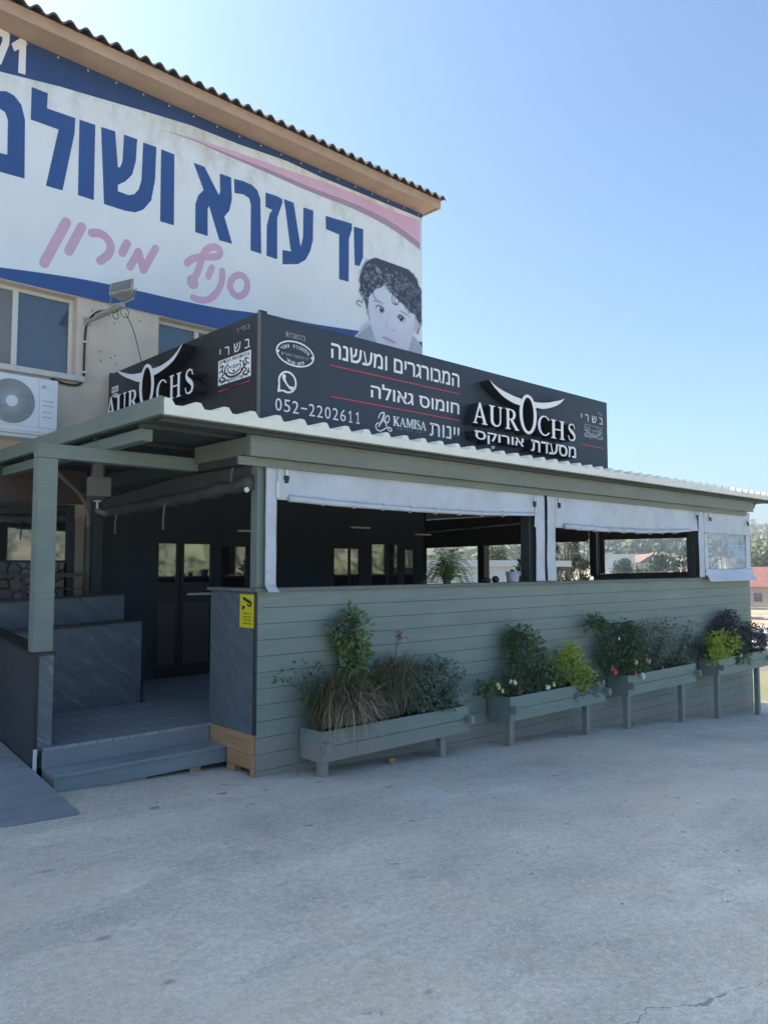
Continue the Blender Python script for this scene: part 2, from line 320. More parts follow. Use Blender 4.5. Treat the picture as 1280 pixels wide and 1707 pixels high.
def asphalt():
    m = bpy.data.materials.new('worn_pale_asphalt'); m.use_nodes = True; h = NT(m); b = h.t.nodes['Principled BSDF']; inp(b, Roughness=.88)
    b.inputs['Specular IOR Level'].default_value = .3
    tc = h.n('TexCoord')
    def math_(op, a, c=None):
        x = h.n('Math', operation=op)
        for i, v in enumerate((a, c)):
            if v is None: continue
            if hasattr(v, 'is_output'): h.l(v, x.inputs[i])
            else: x.inputs[i].default_value = v
        return x.outputs[0]
    def noise(sc, det=6, ro=.6, stretch=None, dist=0):
        n = inp(h.n('TexNoise'), Scale=sc, Detail=det, Roughness=ro, Distortion=dist)
        if stretch:
            mp = h.n('Mapping'); mp.inputs['Scale'].default_value = stretch; mp.inputs['Rotation'].default_value = (0, 0, .35); h.l(tc.outputs['Object'], mp.inputs[0]); h.l(mp.outputs[0], n.inputs['Vector'])
        else: h.l(tc.outputs['Object'], n.inputs['Vector'])
        return n.outputs[0]
    def ramp(src, p0, p1, c0=(0,0,0), c1=(1,1,1)):
        r = h.n('ValToRGB'); r.color_ramp.elements[0].position = p0; r.color_ramp.elements[1].position = p1
        r.color_ramp.elements[0].color = rgb(c0); r.color_ramp.elements[1].color = rgb(c1); h.l(src, r.inputs[0]); return r.outputs[0]
    def mix(f, a, c, blend='MIX'):
        x = h.n('MixRGB', blend_type=blend)
        for i, v in enumerate((f, a, c)):
            if hasattr(v, 'is_output'): h.l(v, x.inputs[i])
            else: x.inputs[i].default_value = v if i == 0 else rgb(v)
        return x.outputs[0]
    base = ramp(noise(.55, 8, .65, (1, 2.2, 1), .4), .32, .68, (.40,.385,.34), (.68,.65,.57))
    base = mix(ramp(noise(2.3, 6, .6), .42, .66), base, (.56,.505,.42))
    speck = ramp(noise(170, 3, .75), .34, .66, (.74,.74,.74), (1.24,1.24,1.24))
    base = mix(1.0, base, speck, 'MULTIPLY')
    speck2 = ramp(noise(26, 8, .8), .36, .64, (.80,.80,.80), (1.18,1.18,1.18))
    base = mix(1.0, base, speck2, 'MULTIPLY')
    patch = ramp(noise(.33, 5, .55, (1, 1.5, 1), .6), .50, .68)
    base = mix(math_('MULTIPLY', patch, .8), base, (.66,.56,.44))
    dk = ramp(noise(.9, 7, .7, (1, 2.6, 1), .8), .56, .72)
    base = mix(math_('MULTIPLY', dk, .62), base, (.33,.32,.29))
    st = ramp(noise(1.7, 9, .78, (1, 3.0, 1), 1.2), .57, .70)
    base = mix(math_('MULTIPLY', st, .5), base, (.26,.25,.225))
    lt = ramp(noise(1.1, 9, .8, (1, 2.2, 1), .7), .56, .70)
    base = mix(math_('MULTIPLY', lt, .55), base, (.74,.70,.62))
    # white chips and dark pebbles of the aggregate
    vo = inp(h.n('TexVoronoi'), Scale=85); h.l(tc.outputs['Object'], vo.inputs['Vector'])
    sp = h.n('SeparateColor'); h.l(vo.outputs['Color'], sp.inputs[0])
    chip = h.n('Math', operation='GREATER_THAN'); h.l(sp.outputs[0], chip.inputs[0]); chip.inputs[1].default_value = .965
    base = mix(chip.outputs[0], base, (.60,.585,.54))
    # oil spots
    sp1 = ramp(noise(3.1, 4, .55, (1, 1.8, 1)), .70, .735)
    base = mix(math_('MULTIPLY', sp1, .8), base, (.21,.20,.18))
    sp3 = ramp(noise(7.5, 5, .62, (1, 2.0, 1), .5), .665, .70)
    base = mix(math_('MULTIPLY', sp3, .6), base, (.24,.23,.21))
    vo2 = inp(h.n('TexVoronoi'), Scale=2.3, Randomness=1); mpv = h.n('Mapping'); mpv.inputs['Scale'].default_value = (1, 1.7, 1); h.l(tc.outputs['Object'], mpv.inputs[0]); 
    dn = inp(h.n('TexNoise'), Scale=9, Detail=3); h.l(tc.outputs['Object'], dn.inputs['Vector'])
    ad = h.n('MixRGB', blend_type='ADD'); ad.inputs[0].default_value = .09; h.l(mpv.outputs[0], ad.inputs[1]); h.l(dn.outputs['Color'], ad.inputs[2]); h.l(ad.outputs[0], vo2.inputs['Vector'])
    spots = ramp(vo2.outputs['Distance'], .03, .10, (1,1,1), (0,0,0))
    s2 = h.n('SeparateColor'); h.l(vo2.outputs['Color'], s2.inputs[0]); gt = h.n('Math', operation='GREATER_THAN'); h.l(s2.outputs[1], gt.inputs[0]); gt.inputs[1].default_value = .15
    mu = h.n('Math', operation='MULTIPLY'); h.l(spots, mu.inputs[0]); h.l(gt.outputs[0], mu.inputs[1]); mu2 = h.n('Math', operation='MULTIPLY'); h.l(mu.outputs[0], mu2.inputs[0]); mu2.inputs[1].default_value = .72
    base = mix(mu2.outputs[0], base, (.20,.19,.17))
    # one long crack across the near corner, and dust along the wall
    sx = h.n('SeparateXYZ'); h.l(tc.outputs['Object'], sx.inputs[0])
    ln = math_('ADD', math_('MULTIPLY', sx.outputs[0], -.30), math_('MULTIPLY', sx.outputs[1], -.954))
    ln = math_('ADD', math_('ADD', ln, 2.39), math_('MULTIPLY', math_('SUBTRACT', noise(4, 6, .65), .5), .22))
    ck = math_('LESS_THAN', math_('ABSOLUTE', ln), math_('MULTIPLY', math_('SUBTRACT', noise(6, 6, .7), .36), .040))
    base = mix(math_('MULTIPLY', ck, .75), base, (.20,.185,.17))
    dust = math_('MULTIPLY', math_('GREATER_THAN', sx.outputs[1], 3.9), 1.0)
    dr = ramp(math_('ADD', math_('MULTIPLY', sx.outputs[1], .30), math_('MULTIPLY', math_('SUBTRACT', noise(1.6, 6, .65), .5), .6)), 1.42, 1.70)
    base = mix(math_('MULTIPLY', dr, .5), base, (.42,.345,.265))
    h.l(base, b.inputs['Base Color'])
    bp = inp(h.n('Bump'), Strength=.55, Distance=.012)
    hs = math_('ADD', math_('MULTIPLY', noise(75, 4, .7), .6), math_('SUBTRACT', math_('MULTIPLY', noise(9, 5), .8), math_('MULTIPLY', ck, 1.2)))
    h.l(hs, bp.inputs['Height']); h.l(bp.outputs[0], b.inputs['Normal'])
    return m
M['asphalt'] = asphalt()
M['land'] = mat('dry_grass_and_scrub', (.17,.16,.085), .95, (.38,.32,.21), .02, detail=10, contrast=(.38,.62))

# ------------------------------------------------------------------ ground
mb = MB(); xs = [-16 + i for i in range(34)]; ys = [-14 + i for i in range(24)]
for y in ys: mb.v += [(x, y, lot(x)) for x in xs]
mb.t = [.5]*len(mb.v); nx = len(xs)
for j in range(len(ys)-1):
    for i in range(nx-1): mb.f.append((j*nx+i, j*nx+i+1, (j+1)*nx+i+1, (j+1)*nx+i))
tag(mb.build('parking_lot', M['asphalt'], smooth=True), 'worn pale grey asphalt in front of the restaurant', None, kind='structure')
mb = MB(); NA = 240; rad = [0, 6, 12, 17, 22, 28, 35, 43, 52, 62, 75, 90, 110, 135, 160, 190, 225, 265, 310, 360, 420, 480, 550, 620, 700, 780, 860, 950, 1100, 1300]
for r in rad:
    for k in range(NA):
        a = 2*pi*k/NA; x, y = r*cos(a), r*sin(a); mb.v.append((x, y, land(x, y) - (.05 if r < 25 else 0)))
mb.t = [.5]*len(mb.v)
for j in range(len(rad)-1):
    for k in range(NA): mb.f.append((j*NA+k, (j+1)*NA+k, (j+1)*NA+(k+1) % NA, j*NA+(k+1) % NA))
tag(mb.build('terrain', M['land'], smooth=True), 'dry valley floor and hillside beyond the restaurant', None, kind='structure')

# ------------------------------------------------------------------ the stucco building
BX1, BY, BZ = 9.43, 9.2, 7.86
bld = thing('stucco_building', (3, BY, 0), 'tall pink beige stucco building with brown eaves carrying the huge banner', 'building')
W1, W2 = (1.90, 3.54), (4.59, 6.20); WZ0, WZ1 = 4.02, 4.975
mb = MB()
mb.box(-9, BY, -1.2, W1[0], BY+.3, BZ).box(W1[1], BY, -1.2, W2[0], BY+.3, BZ).box(W2[1], BY, -1.2, BX1, BY+.3, BZ)
for a in (W1, W2): mb.box(a[0], BY, -1.2, a[1], BY+.3, WZ0).box(a[0], BY, WZ1, a[1], BY+.3, BZ)
mb.box(BX1-.3, BY+.3, -1.5, BX1, BY+11, BZ).box(-9, BY+10.7, -1, BX1-.3, BY+11, BZ).box(-9, BY+.3, -1, -8.7, BY+10.7, BZ)
mb.box(-8.7, BY+.3, 3.3, BX1-.3, BY+10.7, 3.5)
mb.build('wall', M['stucco'], bld)
for a, mull in ((W1, 2.88), (W2, 5.20)):
    f = MB(); t = .045; y0, y1 = BY+.13, BY+.19
    f.box(a[0], y0, WZ0, a[0]+t, y1, WZ1).box(a[1]-t, y0, WZ0, a[1], y1, WZ1).box(a[0]+t, y0, WZ0, a[1]-t, y1, WZ0+t).box(a[0]+t, y0, WZ1-t, a[1]-t, y1, WZ1)
    f.box(mull-.03, y0-.012, WZ0+t, mull+.03, y1, WZ1-t)
    fr = f.build('window_frame', M['alu'], bld, bevel=.004)
    MB().box(a[0]+t, BY+.155, WZ0+t, mull-.03, BY+.165, WZ1-t).build('window_pane', M['glass_grey'] if a is W1 else M['glass'], fr)
    MB().box(mull+.03, BY+.155, WZ0+t, a[1]-t, BY+.165, WZ1-t).build('window_pane', M['glass'], fr)
    MB().box(a[0]-.07, BY-.07, WZ0-.07, a[1]+.09, BY+.13, WZ0-.002).build('window_sill', M['sill'], fr, bevel=.008)
# eaves
EY = 8.80
MB().box(-9.2, EY+.03, BZ, BX1+.07, BY+.3, BZ+.03).build('soffit', M['brown'], bld)
MB().box(-9.2, EY, BZ-.02, BX1+.075, EY+.03, BZ+.13).box(BX1+.04, EY+.03, BZ-.02, BX1+.075, BY+11, BZ+.13).build('fascia', M['brown'], bld, bevel=.006)
# tiled roof: rolls running up the slope, every roll a half round tile
mb = MB(); sl_ = math.tan(radians(22)); pit = .185; n = int((BX1+.12+9.3)/pit); prof = []
for i in range(n+1):
    x = BX1+.13 - i*pit
    for q, zz in ((0, .0), (.22, .045), (.38, .06), (.54, .045), (.76, .0), (.88, -.012)): prof.append((x - q*pit, zz))
rows = [(EY-.07, 0), (EY-.07, 1), (EY+.3, 1), (BY+5.6, 1), (BY+11.5, 2)]
for (yy, kd) in rows:
    zb = BZ+.155 + (yy-EY)*sl_ if kd < 2 else BZ+.12
    for x, zz in prof: mb.v.append((x, yy, zb + zz - (.028 if kd == 0 else 0)))
mb.t = [.5]*len(mb.v); P = len(prof)
for j in range(len(rows)-1):
    for i in range(P-1): mb.f.append((j*P+i, j*P+i+1, (j+1)*P+i+1, (j+1)*P+i))
mb.build('roof', M['tile'], bld)
mb = MB()
mb.add([(BX1+.1, EY-.05, BZ+.13), (BX1+.1, BY+11.4, BZ+.11), (BX1+.1, BY+5.6, BZ+.15+(BY+5.6-EY)*sl_)], [(0,1,2)])
mb.build('gable', M['stucco'], bld)
# drilled holes left in the render
mb = MB()
for x, z in ((3.72,4.86),(3.93,4.84),(4.02,4.36),(3.83,4.37),(3.84,4.26),(4.03,4.25),(3.97,4.32),(4.33,4.86),(4.0,4.76)):
    mb.tube([(x, BY-.003, z), (x, BY+.02, z)], .009, 8)
mb.build('drill_hole', M['ink'], bld)['kind'] = 'stuff'
# ------------------------------------------------------------------ outlines on the banner (metres along the wall, height)
BN = {'BIG':{'seven':[[2.485,7.873],[2.483,7.941],[2.648,7.871],[2.677,7.836],[2.672,7.722],[2.593,7.444],[2.52,7.445],[2.6,7.737],[2.599,7.773],[2.488,7.799]],'one':[[2.696,7.745],[2.786,7.853],[2.855,7.852],[2.858,7.446],[2.778,7.435],[2.782,7.719],[2.73,7.667]]},'BLUE':[[[2.933,7.331],[3.115,7.332],[3.112,7.146],[3.443,7.16],[3.441,6.977],[3.317,6.218],[3.126,6.211],[3.252,6.943],[2.934,6.939]],[[3.495,7.162],[3.689,7.174],[3.693,6.222],[3.501,6.223]],[[3.762,7.175],[3.94,7.19],[3.986,6.741],[4.015,6.752],[4.045,6.842],[4.057,7.192],[4.231,7.2],[4.219,6.905],[4.173,6.711],[4.086,6.593],[3.991,6.517],[3.993,6.436],[4.134,6.431],[4.208,6.468],[4.267,6.552],[4.3,6.682],[4.313,7.187],[4.493,7.195],[4.484,6.746],[4.437,6.461],[4.333,6.308],[4.228,6.239],[4.095,6.217],[3.823,6.216]],[[4.562,7.191],[4.749,7.19],[4.761,6.232],[4.567,6.227]],[[5.033,7.18],[5.197,7.182],[5.426,6.861],[5.446,6.919],[5.435,7.172],[5.614,7.177],[5.633,6.869],[5.593,6.694],[5.515,6.583],[5.647,6.235],[5.443,6.23],[5.275,6.666],[5.255,6.603],[5.262,6.234],[5.074,6.234],[5.071,6.622],[5.109,6.75],[5.189,6.855]],[[5.663,7.176],[5.816,7.194],[5.957,7.188],[6.053,7.137],[6.102,7.029],[6.128,6.229],[5.948,6.228],[5.945,6.895],[5.913,6.98],[5.819,7.004],[5.675,6.975]],[[6.191,7.156],[6.395,7.167],[6.478,7.153],[6.489,7.099],[6.398,6.844],[6.405,6.222],[6.219,6.227],[6.22,6.677],[6.266,6.859],[6.315,6.936],[6.194,6.942]],[[6.512,7.164],[6.689,7.164],[6.816,6.57],[6.83,6.534],[6.871,6.702],[6.874,7.152],[7.059,7.161],[7.055,6.698],[7.003,6.508],[6.916,6.353],[6.777,6.25],[6.499,6.175],[6.497,6.388],[6.655,6.41],[6.638,6.462],[6.547,7.004]],[[7.299,7.155],[7.832,7.193],[7.832,7.107],[7.771,6.93],[7.766,6.231],[7.574,6.225],[7.571,6.938],[7.308,6.949]],[[7.871,7.159],[8.07,7.173],[8.068,6.714],[7.992,6.546],[7.893,6.538]]],'MEM':[[[2.279,7.107],[2.403,7.135],[2.585,7.132],[2.658,7.161],[2.746,7.146],[2.825,7.069],[2.87,6.907],[2.886,6.214],[2.614,6.2],[2.505,6.195],[2.498,6.407],[2.693,6.425],[2.687,6.833],[2.653,6.915],[2.591,6.93],[2.518,6.907],[2.46,6.836],[2.441,6.693],[2.433,6.209],[2.268,6.202],[2.284,6.71],[2.315,6.896],[2.232,6.954]]],'PINK':[[[[3.373,5.85],[3.132,5.282]],38],[[[3.558,5.848],[3.41,5.502]],36],[[[3.681,5.805],[3.784,5.831],[3.875,5.791],[3.92,5.702],[3.887,5.591],[3.791,5.489]],34],[[[4.13,5.806],[4.068,5.665]],34],[[[4.174,5.515],[4.282,5.743],[4.35,5.52],[4.513,5.85]],32],[[[4.961,5.778],[5.046,5.86],[5.179,5.921],[5.355,5.969],[5.448,6.025],[5.447,6.095],[5.38,6.116],[5.285,6.074],[5.218,5.998],[5.167,5.849],[5.121,5.702],[5.055,5.563]],32],[[[5.049,5.554],[5.05,5.53]],56],[[[5.336,5.815],[5.278,5.676]],30],[[[5.497,5.813],[5.488,5.66],[5.418,5.494],[5.297,5.366],[5.163,5.324],[5.059,5.333]],30],[[[5.713,5.799],[5.811,5.829],[5.888,5.775],[5.895,5.661],[5.844,5.572],[5.757,5.518],[5.671,5.54],[5.621,5.619],[5.64,5.711],[5.713,5.799]],32]],'PINKSCALE':0.003,'SWOOSH':{'top':[[2.577,7.362],[2.836,7.405],[3.244,7.475],[3.686,7.529],[4.304,7.607],[4.979,7.684],[5.741,7.706],[6.57,7.763],[7.192,7.742],[8.248,7.758],[9.365,7.775]],'pu':[[4.574,7.457],[5.081,7.531],[5.358,7.552],[6.044,7.598],[6.572,7.626],[7.193,7.675],[7.989,7.702],[8.652,7.686],[9.38,7.715]],'pm':[[4.574,7.457],[5.082,7.506],[5.359,7.501],[6.294,7.518],[7.02,7.512],[7.725,7.536],[8.249,7.527],[8.79,7.471],[9.378,7.321]],'pb':[[4.574,7.457],[5.082,7.489],[5.359,7.475],[6.295,7.455],[7.021,7.437],[7.725,7.448],[8.249,7.426],[8.79,7.357],[9.377,7.204]],'bot':[[2.648,5.104],[3.136,5.163],[3.664,5.211],[4.276,5.235],[4.858,5.249],[5.489,5.281],[6.073,5.345],[7.037,5.404],[8.033,5.492],[8.65,5.539],[9.414,5.59]],'bed':[[2.652,4.988],[4.567,4.983]]},'BOY':{'face':[[8.185,6.125],[8.284,6.235],[8.543,6.386],[8.661,6.305],[8.87,6.223],[9.177,6.138],[9.247,5.928],[9.223,5.754],[9.175,5.666],[9.113,5.474],[9.082,5.379],[8.868,5.295],[8.66,5.255],[8.47,5.263],[8.356,5.38],[8.27,5.555],[8.2,5.722],[8.164,5.842]],'hair':[[7.983,6.32],[8.017,6.445],[8.072,6.588],[8.156,6.675],[8.283,6.753],[8.456,6.824],[8.632,6.88],[8.781,6.89],[8.932,6.847],[9.07,6.788],[9.211,6.723],[9.297,6.654],[9.336,6.562],[9.4,6.486],[9.405,6.19],[9.404,5.962],[9.365,5.897],[9.271,5.979],[9.239,6.028],[9.099,6.053],[9.022,6.114],[8.87,6.179],[8.75,6.239],[8.661,6.294],[8.587,6.342],[8.543,6.386],[8.456,6.309],[8.341,6.259],[8.284,6.191],[8.199,6.096],[8.178,5.984],[8.164,5.842],[8.122,5.939],[8.087,6.016],[8.018,6.084],[7.983,6.139],[8.004,6.229]],'shirtL':[[7.924,5.389],[8.033,5.506],[8.144,5.582],[8.235,5.665],[8.285,5.526],[8.37,5.383],[8.456,5.26],[8.471,5.112],[7.711,4.974]],'shirtR':[[9.183,5.667],[9.269,5.617],[9.411,5.464],[9.41,5.215],[8.989,5.14],[9.097,5.404]],'necks':[[8.47,5.263],[8.66,5.255],[8.868,5.295],[9.082,5.379],[9.02,5.146],[8.456,5.045]],'ear':[[9.247,5.928],[9.334,5.97],[9.381,5.923],[9.349,5.814],[9.309,5.704],[9.223,5.754]],'browL':[[8.256,6.045],[8.341,6.076],[8.427,6.074],[8.528,6.044],[8.427,6.047],[8.341,6.049]],'browR':[[8.84,6.022],[8.93,6.02],[9.037,6.006],[9.145,5.951],[9.022,5.98],[8.93,5.998]],'eyeL':[[8.348,5.953],[8.384,5.989],[8.456,5.994],[8.521,5.961],[8.514,5.915],[8.47,5.884],[8.413,5.893]],'irisL':[[8.42,5.959],[8.449,5.987],[8.492,5.981],[8.521,5.95],[8.507,5.908],[8.456,5.892],[8.427,5.918]],'eyeR':[[8.824,5.892],[8.87,5.94],[8.945,5.94],[9.006,5.898],[9.014,5.866],[8.96,5.833],[8.884,5.833]],'irisR':[[8.854,5.909],[8.9,5.947],[8.945,5.935],[8.976,5.897],[8.953,5.859],[8.9,5.842],[8.869,5.868]],'nose1':[[8.565,5.666],[8.579,5.68],[8.609,5.664],[8.594,5.647]],'nose2':[[8.69,5.648],[8.734,5.663],[8.786,5.65],[8.719,5.638]],'lipU':[[8.485,5.487],[8.558,5.512],[8.631,5.505],[8.719,5.485],[8.801,5.457],[8.704,5.455],[8.587,5.475]],'lipL':[[8.485,5.487],[8.587,5.475],[8.704,5.455],[8.801,5.457],[8.734,5.428],[8.631,5.424],[8.528,5.447]],'curl1':[[8.72,6.254],[8.705,6.184],[8.72,6.121],[8.78,6.097],[8.84,6.116]],'curl2':[[8.059,6.02],[8.046,5.964],[7.977,5.979],[7.936,5.927],[8.011,5.892]],'curl3':[[8.284,6.191],[8.298,6.13],[8.348,6.088]],'earring':[[9.333,5.8],[9.309,5.716]],'strand':[[8.164,5.906],[8.178,5.803],[8.207,5.723]]}}
# ------------------------------------------------------------------ the banner
M['bn_white'] = mat('banner_vinyl', (.82,.86,.88), .5, (.76,.79,.79), .9, detail=8, contrast=(.45,.75))
def banner_white():
    m = M['bn_white']; h = NT(m); b = h.t.nodes['Principled BSDF']; tc = h.n('TexCoord'); sx = h.n('SeparateXYZ'); h.l(tc.outputs['Object'], sx.inputs[0])
    # brownish run-off stains under the blue band
    mp = h.n('Mapping'); mp.inputs['Scale'].default_value = (1, 1, .55); h.l(tc.outputs['Object'], mp.inputs[0])
    n = inp(h.n('TexNoise'), Scale=2.6, Detail=9, Roughness=.7); h.l(mp.outputs[0], n.inputs['Vector'])
    r = h.n('ValToRGB'); r.color_ramp.elements[0].position = .47; r.color_ramp.elements[1].position = .70; h.l(n.outputs[0], r.inputs[0])
    g = h.n('MapRange'); g.inputs[1].default_value = 6.6-5; g.inputs[2].default_value = 7.5-5; h.l(sx.outputs[2], g.inputs[0])
    mu = h.n('Math', operation='MULTIPLY'); h.l(r.outputs[0], mu.inputs[0]); h.l(g.outputs[0], mu.inputs[1])
    mx = h.n('MixRGB'); mx.inputs[2].default_value = (.55,.52,.46,1); h.l(mu.outputs[0], mx.inputs[0])
    src = b.inputs['Base Color'].links[0].from_socket; h.l(src, mx.inputs[1]); h.l(mx.outputs[0], b.inputs['Base Color'])
banner_white()
M['bn_blue'] = mat('printed_blue', (.022,.080,.26), .5, (.03,.092,.28), 1.2)
M['bn_navy'] = mat('printed_navy', (.020,.060,.19), .5, (.028,.078,.225), 1.5, detail=8)
M['bn_pink'] = mat('printed_pink', (.70,.42,.58), .5, (.76,.50,.64), 1.0)
M['bn_mauve'] = mat('printed_mauve', (.42,.29,.38), .5)
M['bn_script'] = mat('printed_script_pink', (.62,.39,.55), .5, (.68,.45,.60), 2)
YB = 9.175
BM = front(YB)
ban = thing('advertising_banner', (3, YB, 5), 'huge white and blue banner showing a curly haired boy under the brown eaves', 'banner')
ZB0 = 4.985
MB().box(-3.2, YB, ZB0, BX1-.005, BY-.004, BZ-.004).build('sheet', M['bn_white'], ban)
SW = BN['SWOOSH']
mb = MB(); shape(mb, [[(-3.19, BZ-.006)] + [(-3.19, SW['top'][0][1]-.30)] + SW['top'] + [(BX1-.006, SW['top'][-1][1]), (BX1-.006, BZ-.006)]], BM, .001, .003); mb.build('blue_band', M['bn_navy'], ban)
mb = MB(); bt = SW['bot']; shape(mb, [[(-3.19, ZB0+.001), (BX1-.006, ZB0+.001), (BX1-.006, bt[-1][1])] + catmull(bt, 6)[::-1] + [(-3.19, bt[0][1]+.02)]], BM, .001, .003); mb.build('blue_wave', M['bn_blue'], ban)
mb = MB(); shape(mb, [catmull(SW['pu'], 4) + catmull(SW['pm'], 4)[::-1]], BM, .001, .003); pk = mb.build('pink_wave', M['bn_pink'], ban)
mb = MB(); shape(mb, [catmull(SW['pm'], 4) + catmull(SW['pb'], 4)[::-1]], BM, .001, .0028); mb.build('mauve_edge', M['bn_mauve'], pk)
for lp in BN['BLUE'] + BN['MEM']:
    mb = MB(); shape(mb, [lp], BM, .001, .004); mb.build('blue_letter', M['bn_blue'], ban)
for k in ('seven', 'one'):
    mb = MB(); shape(mb, [BN['BIG'][k]], BM, .004, .006); mb.build('white_numeral', M['white'], ban)
strokes = []
for pts, wd in BN['PINK']:
    if len(pts) == 4 and wd == 32: strokes += [(pts[0:2], wd), (pts[1:3], wd), (pts[2:4], wd)]     # zigzag letter, brushed stroke by stroke
    elif len(pts) == 12: strokes += [(pts[:8], wd), (pts[7:], wd)]
    else: strokes.append((pts, wd))
for i, (pts, wd) in enumerate(strokes):
    closed = len(pts) > 8 and hypot(pts[0][0]-pts[-1][0], pts[0][1]-pts[-1][1]) < .01
    ww = wd * BN['PINKSCALE'] * 1.0
    mb = MB(); shape(mb, stroke(pts[:-1] if closed else pts, ww, closed), BM, .001, .0035 + .0006*(i % 4)); mb.build('script_letter', M['bn_script'], ban)
BP = BN['BOY']
def print_portrait():
    """the printed photograph of a boy: a fine sheet whose printed tones are kept per vertex"""
    u0, u1, v0, v1 = 7.80, BX1-.006, ZB0+.002, 6.78; nu, nv = 220, 250
    gu = np.linspace(u0, u1, nu); gv = np.linspace(v0, v1, nv); U_, V_ = np.meshgrid(gu, gv)
    rr = np.random.RandomState(7)
    def mask(poly, blur=1):
        P = np.array(poly); ins = np.zeros(U_.shape, bool); n = len(P)
        for i in range(n):
            x1, y1 = P[i]; x2, y2 = P[(i+1) % n]
            if y1 == y2: continue
            c = ((V_ < y1) != (V_ < y2)) & (U_ < (x2-x1)*(V_-y1)/(y2-y1) + x1); ins ^= c
        return soft(ins.astype(float), blur)
    def soft(m, k):
        for _ in range(k):
            p = np.pad(m, 1, mode='edge'); m = (p[:-2,1:-1]+p[2:,1:-1]+p[1:-1,:-2]+p[1:-1,2:]+2*p[1:-1,1:-1])/6
        return m
    def line(pts, w, blur=1):
        P = catmull(pts, 8) if len(pts) > 2 else pts; m = np.zeros(U_.shape)
        for (x1, y1), (x2, y2) in zip(P, P[1:]):
            dx, dy = x2-x1, y2-y1; L = dx*dx+dy*dy or 1e-9; t = np.clip(((U_-x1)*dx+(V_-y1)*dy)/L, 0, 1)
            m = np.maximum(m, np.clip(1.5 - np.hypot(U_-x1-t*dx, V_-y1-t*dy)/w, 0, 1))
        return soft(m, blur)
    C = np.zeros(U_.shape + (3,)); A = np.zeros(U_.shape)
    def put(m, col, keep=False):
        nonlocal A
        C[:] = C*(1-m[..., None]) + np.array(col)*m[..., None]
        if not keep: A = np.maximum(A, m)
    SK = np.array((.66,.69,.79))
    put(mask(BP['necks'], 3), SK*.93)
    put(mask(BP['shirtL'], 3), (.38,.42,.52)); put(mask(BP['shirtR'], 3), (.42,.46,.55))
    tex = soft(rr.rand(*U_.shape), 3); sm = np.maximum(mask(BP['shirtL'], 4), mask(BP['shirtR'], 4))
    C[:] = C*(1 + (tex[..., None]-.5)*1.1*sm[..., None])
    for pts in ([BP['shirtL'][1], BP['shirtL'][3], BP['shirtL'][5]],): put(line(pts, .03, 3)*.5, (.62,.65,.74))
    f = mask(BP['face'], 3); put(f, SK)
    cx, cy = 8.98, 5.80
    for ex, ey, er, ec, k in ((8.62,5.62,.16,(.72,.60,.72),.35),(9.20,5.52,.15,(.74,.62,.74),.30),(8.95,6.05,.25,(.74,.76,.84),.5),(8.70,5.34,.14,(.72,.58,.70),.35),(9.30,5.75,.10,(.50,.50,.60),.45),(8.40,5.95,.10,(.56,.56,.66),.35),(8.98,5.28,.16,(.60,.58,.68),.35)):
        put(np.exp(-((U_-ex)**2+(V_-ey)**2)/(2*er*er))*min(1, k*1.45)*f, ec, True)
    put(mask(catmull(BP['ear'], 5, True), 3), (.64,.50,.60)); put(line([BP['ear'][1], BP['ear'][2], BP['ear'][3]], .02, 2)*.7, (.34,.24,.32))
    for k in ('browL', 'browR'): put(mask(catmull(BP[k], 4, True), 4)*.75, (.16,.16,.22), True)
    for k in 'LR':
        e = BP['eye'+k]; put(mask(catmull(e, 5, True), 4)*.5, (.36,.36,.46), True); put(mask(catmull(e, 5, True), 2), (.74,.77,.84), True)
        put(mask(catmull(BP['iris'+k], 5, True), 2), (.025,.028,.05), True); ci = np.mean(np.array(BP['iris'+k]), 0)
        put(np.exp(-((U_-ci[0]+.012)**2+(V_-ci[1]-.02)**2)/(2*.010**2))*.9, (.8,.82,.88), True)
        put(line(e[:4], .013, 2)*.85, (.05,.05,.08), True); put(line([e[3], e[4], e[5], e[6]], .010, 3)*.4, (.25,.24,.33), True)
    for k in ('nose1', 'nose2'): put(mask(BP[k], 4)*.8, (.26,.24,.32), True)
    nz = np.array(BP['nose1'][0]); put(line([(nz[0]+.10, nz[1]+.28), (nz[0]+.04, nz[1]+.12), (nz[0], nz[1])], .035, 6)*.22, (.48,.47,.57), True)
    put(mask(catmull(BP['lipU'], 4, True), 3)*.8, (.46,.33,.42), True); put(mask(catmull(BP['lipL'], 4, True), 4)*.7, (.62,.46,.56), True); put(line(BP['lipU'][0:1] + BP['lipL'][1:4], .008, 2)*.7, (.25,.18,.25), True)
    # curls: hair mass, then many small dark and light locks
    h = mask(catmull(BP['hair'], 6, True), 2); put(h, (.05,.056,.09)); hm = np.array(BP['hair']); R = random.Random(12)
    for i in range(620):
        x, y = R.uniform(7.95, 9.42), R.uniform(5.5, 6.66); iu = int((x-u0)/(u1-u0)*(nu-1)); iv = int((y-v0)/(v1-v0)*(nv-1))
        if h[iv, iu] < .5: continue
        a0 = R.uniform(0, 6.28); r0 = R.uniform(.018, .05); sgn = R.choice((-1, 1)); ar = R.uniform(2.2, 4.6)
        pts = [(x + r0*(1-.09*q)*cos(a0+sgn*ar*q/6), y + r0*(1-.09*q)*sin(a0+sgn*ar*q/6)) for q in range(7)]
        lt = R.random(); left = 1 if x < 8.85 else .55
        col = (.40*left, .41*left, .48*left) if lt < .55 else (.018,.02,.04)
        loc = line(pts, .0085, 1)*R.uniform(.35, .85)*h; put(loc, col, True)
